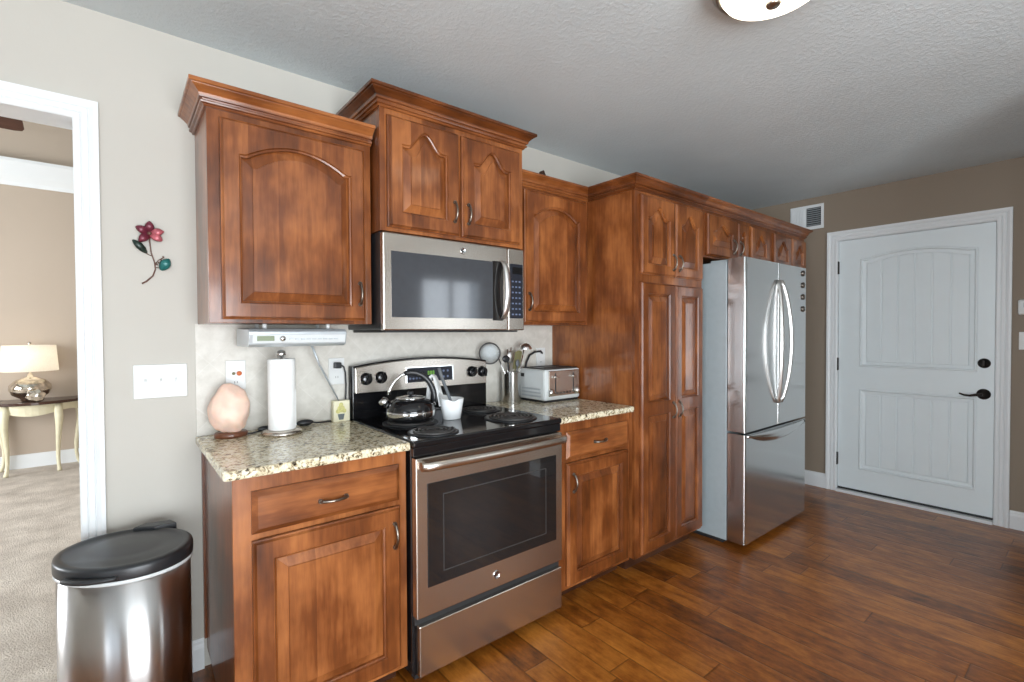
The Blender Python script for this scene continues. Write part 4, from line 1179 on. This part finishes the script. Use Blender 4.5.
# ------------------------------------------------------------------ carpeted room
tb = thing('console_table', (-1.46, 4.27, 0.004), 'cream half round console table with dark wood top and curved legs', 'table')
TX, TY, TR = -1.46, 4.475, 0.40
def half(r, ry, n=24): return [(TX+r, TY)] + [(TX+r*math.cos(a), TY-ry*math.sin(a)) for a in [PI*k/n for k in range(1, n)]] + [(TX-r, TY)]
MB().prism(half(0.40, 0.42), XY, 0.662, 0.690).build('top', M_DARKWOOD_SHADE, tb, 0.006)
ap = MB(); pa_ = half(0.355, 0.375, 24); pi_ = half(0.335, 0.355, 24)
L = []
for k, ((x, y), (xi, yi)) in enumerate(zip(pa_, pi_)):
    zl = 0.575-0.02*math.cos(k/24*4*PI)
    L.append([(x, y, 0.661), (x, y, zl), (xi, yi, zl), (xi, yi, 0.661)])
ap.loops(L).build('apron', M_CREAM, tb)
for (x, y, ox, oy) in ((-1.285, 4.16, 0.35, -0.94), (-1.64, 4.16, -0.35, -0.94), (-1.16, 4.44, 0.95, -0.1), (-1.70, 4.44, -0.95, -0.1)):
    prof = [(0.0, 0.655, 0.030), (0.012, 0.60, 0.034), (0.026, 0.53, 0.033), (0.022, 0.45, 0.027), (0.004, 0.34, 0.021), (-0.012, 0.22, 0.017), (-0.012, 0.12, 0.015), (0.0, 0.05, 0.015), (0.014, 0.018, 0.019), (0.016, 0.0055, 0.016)]
    MB().tube([(x+ox*d, y+oy*d, z) for d, z, r in prof], [r for d, z, r in prof], 10).build('leg', M_CREAM, tb)
tl = thing('table_lamp', (-1.475, 4.27, 0.6905), 'mercury glass globe table lamp with white drum shade on console table', 'lamp')
BX, BY, BZ = -1.482, 4.27, 0.6905
MB().lathe([(0.06, 0), (0.07, 0.006), (0.07, 0.02), (0.13, 0.06), (0.152, 0.11), (0.148, 0.15), (0.11, 0.195), (0.05, 0.22), (0.022, 0.228), (0.02, 0.25), (0.008, 0.26), (0.008, 0.52), (0.001, 0.52)], (BX, BY, BZ), 40).build('base', M_MERC, tl)
MB().lathe([(0.202, 0.285), (0.205, 0.285), (0.188, 0.530), (0.185, 0.530)], (BX, BY, BZ), 48).build('shade', M_SHADE, tl)
spd = MB()
for k in range(3): spd.tube([(BX, BY, BZ+0.515), (BX+0.186*math.cos(2.1*k), BY+0.186*math.sin(2.1*k), BZ+0.522)], 0.003, 6)
spd.build('shade_spider', M_NICKEL, tl)
MB().ell((BX, BY, BZ+0.545), 0.014, 0.014, 0.02, 14, 10).build('finial', M_MERC, tl)
pl_ = bpy.data.lights.new('lamp_bulb', 'POINT'); pl_.energy = 2.0; pl_.color = (1.0, 0.94, 0.86); pl_.shadow_soft_size = 0.04
po = bpy.data.objects.new('lamp_bulb', pl_); po.location = (-0.007, 0, 0.41); po.parent = tl; COL.objects.link(po)
orb = MB(); orb.ell((-1.43, 4.088, 0.6905+0.058), 0.068, 0.027, 0.060, 24, 16, lambda d: 1+0.10*math.sin(6*math.atan2(d[2], d[0]))*math.cos(4*d[1]))
tag(orb.build('ornament', M_MERC, None, 0, (-1.44, 4.1, 0.69)), 'crinkled silver ornament in front of the mercury glass lamp', 'ornament')

# ceiling fan, only one blade tip reaches into the doorway
FXc, FYc, FZ = -2.02, 3.0, 2.93
fn_ = thing('ceiling_fan', (FXc, FYc, FZ), 'dark wood bladed ceiling fan seen through the doorway', 'fan')
MB().lathe([(0.001, 0.506), (0.07, 0.506), (0.065, 0.47), (0.014, 0.45), (0.013, 0.14), (0.06, 0.11), (0.105, 0.06), (0.105, -0.01), (0.07, -0.05), (0.001, -0.055)], (FXc, FYc, FZ), 28).build('motor', M_BRONZE, fn_)
for k in range(5):
    a = -0.03+2*PI*k/5
    d = Vector((math.cos(a), math.sin(a), 0)); n = Vector((-math.sin(a), math.cos(a), 0))
    c0 = Vector((FXc, FYc, FZ-0.01))
    P = [(0.17, -0.05), (0.22, -0.062), (0.60, -0.075), (0.645, -0.068), (0.66, -0.045), (0.66, 0.045), (0.645, 0.068), (0.60, 0.075), (0.22, 0.062), (0.17, 0.05)]
    tilt = 0.5
    MB().loops([[c0+d*u+n*(v*math.cos(tilt))+Vector((0, 0, -v*math.sin(tilt)+t)) for u, v in P] for t in (0.0, 0.008)]).build('blade', M_FANB, fn_)
    MB().tube([c0+d*0.095, c0+d*0.15, c0+d*0.20], 0.012, 8).build('blade_arm', M_BRONZE, fn_)

for o in bpy.data.objects:
    if '_o' in o: del o['_o']
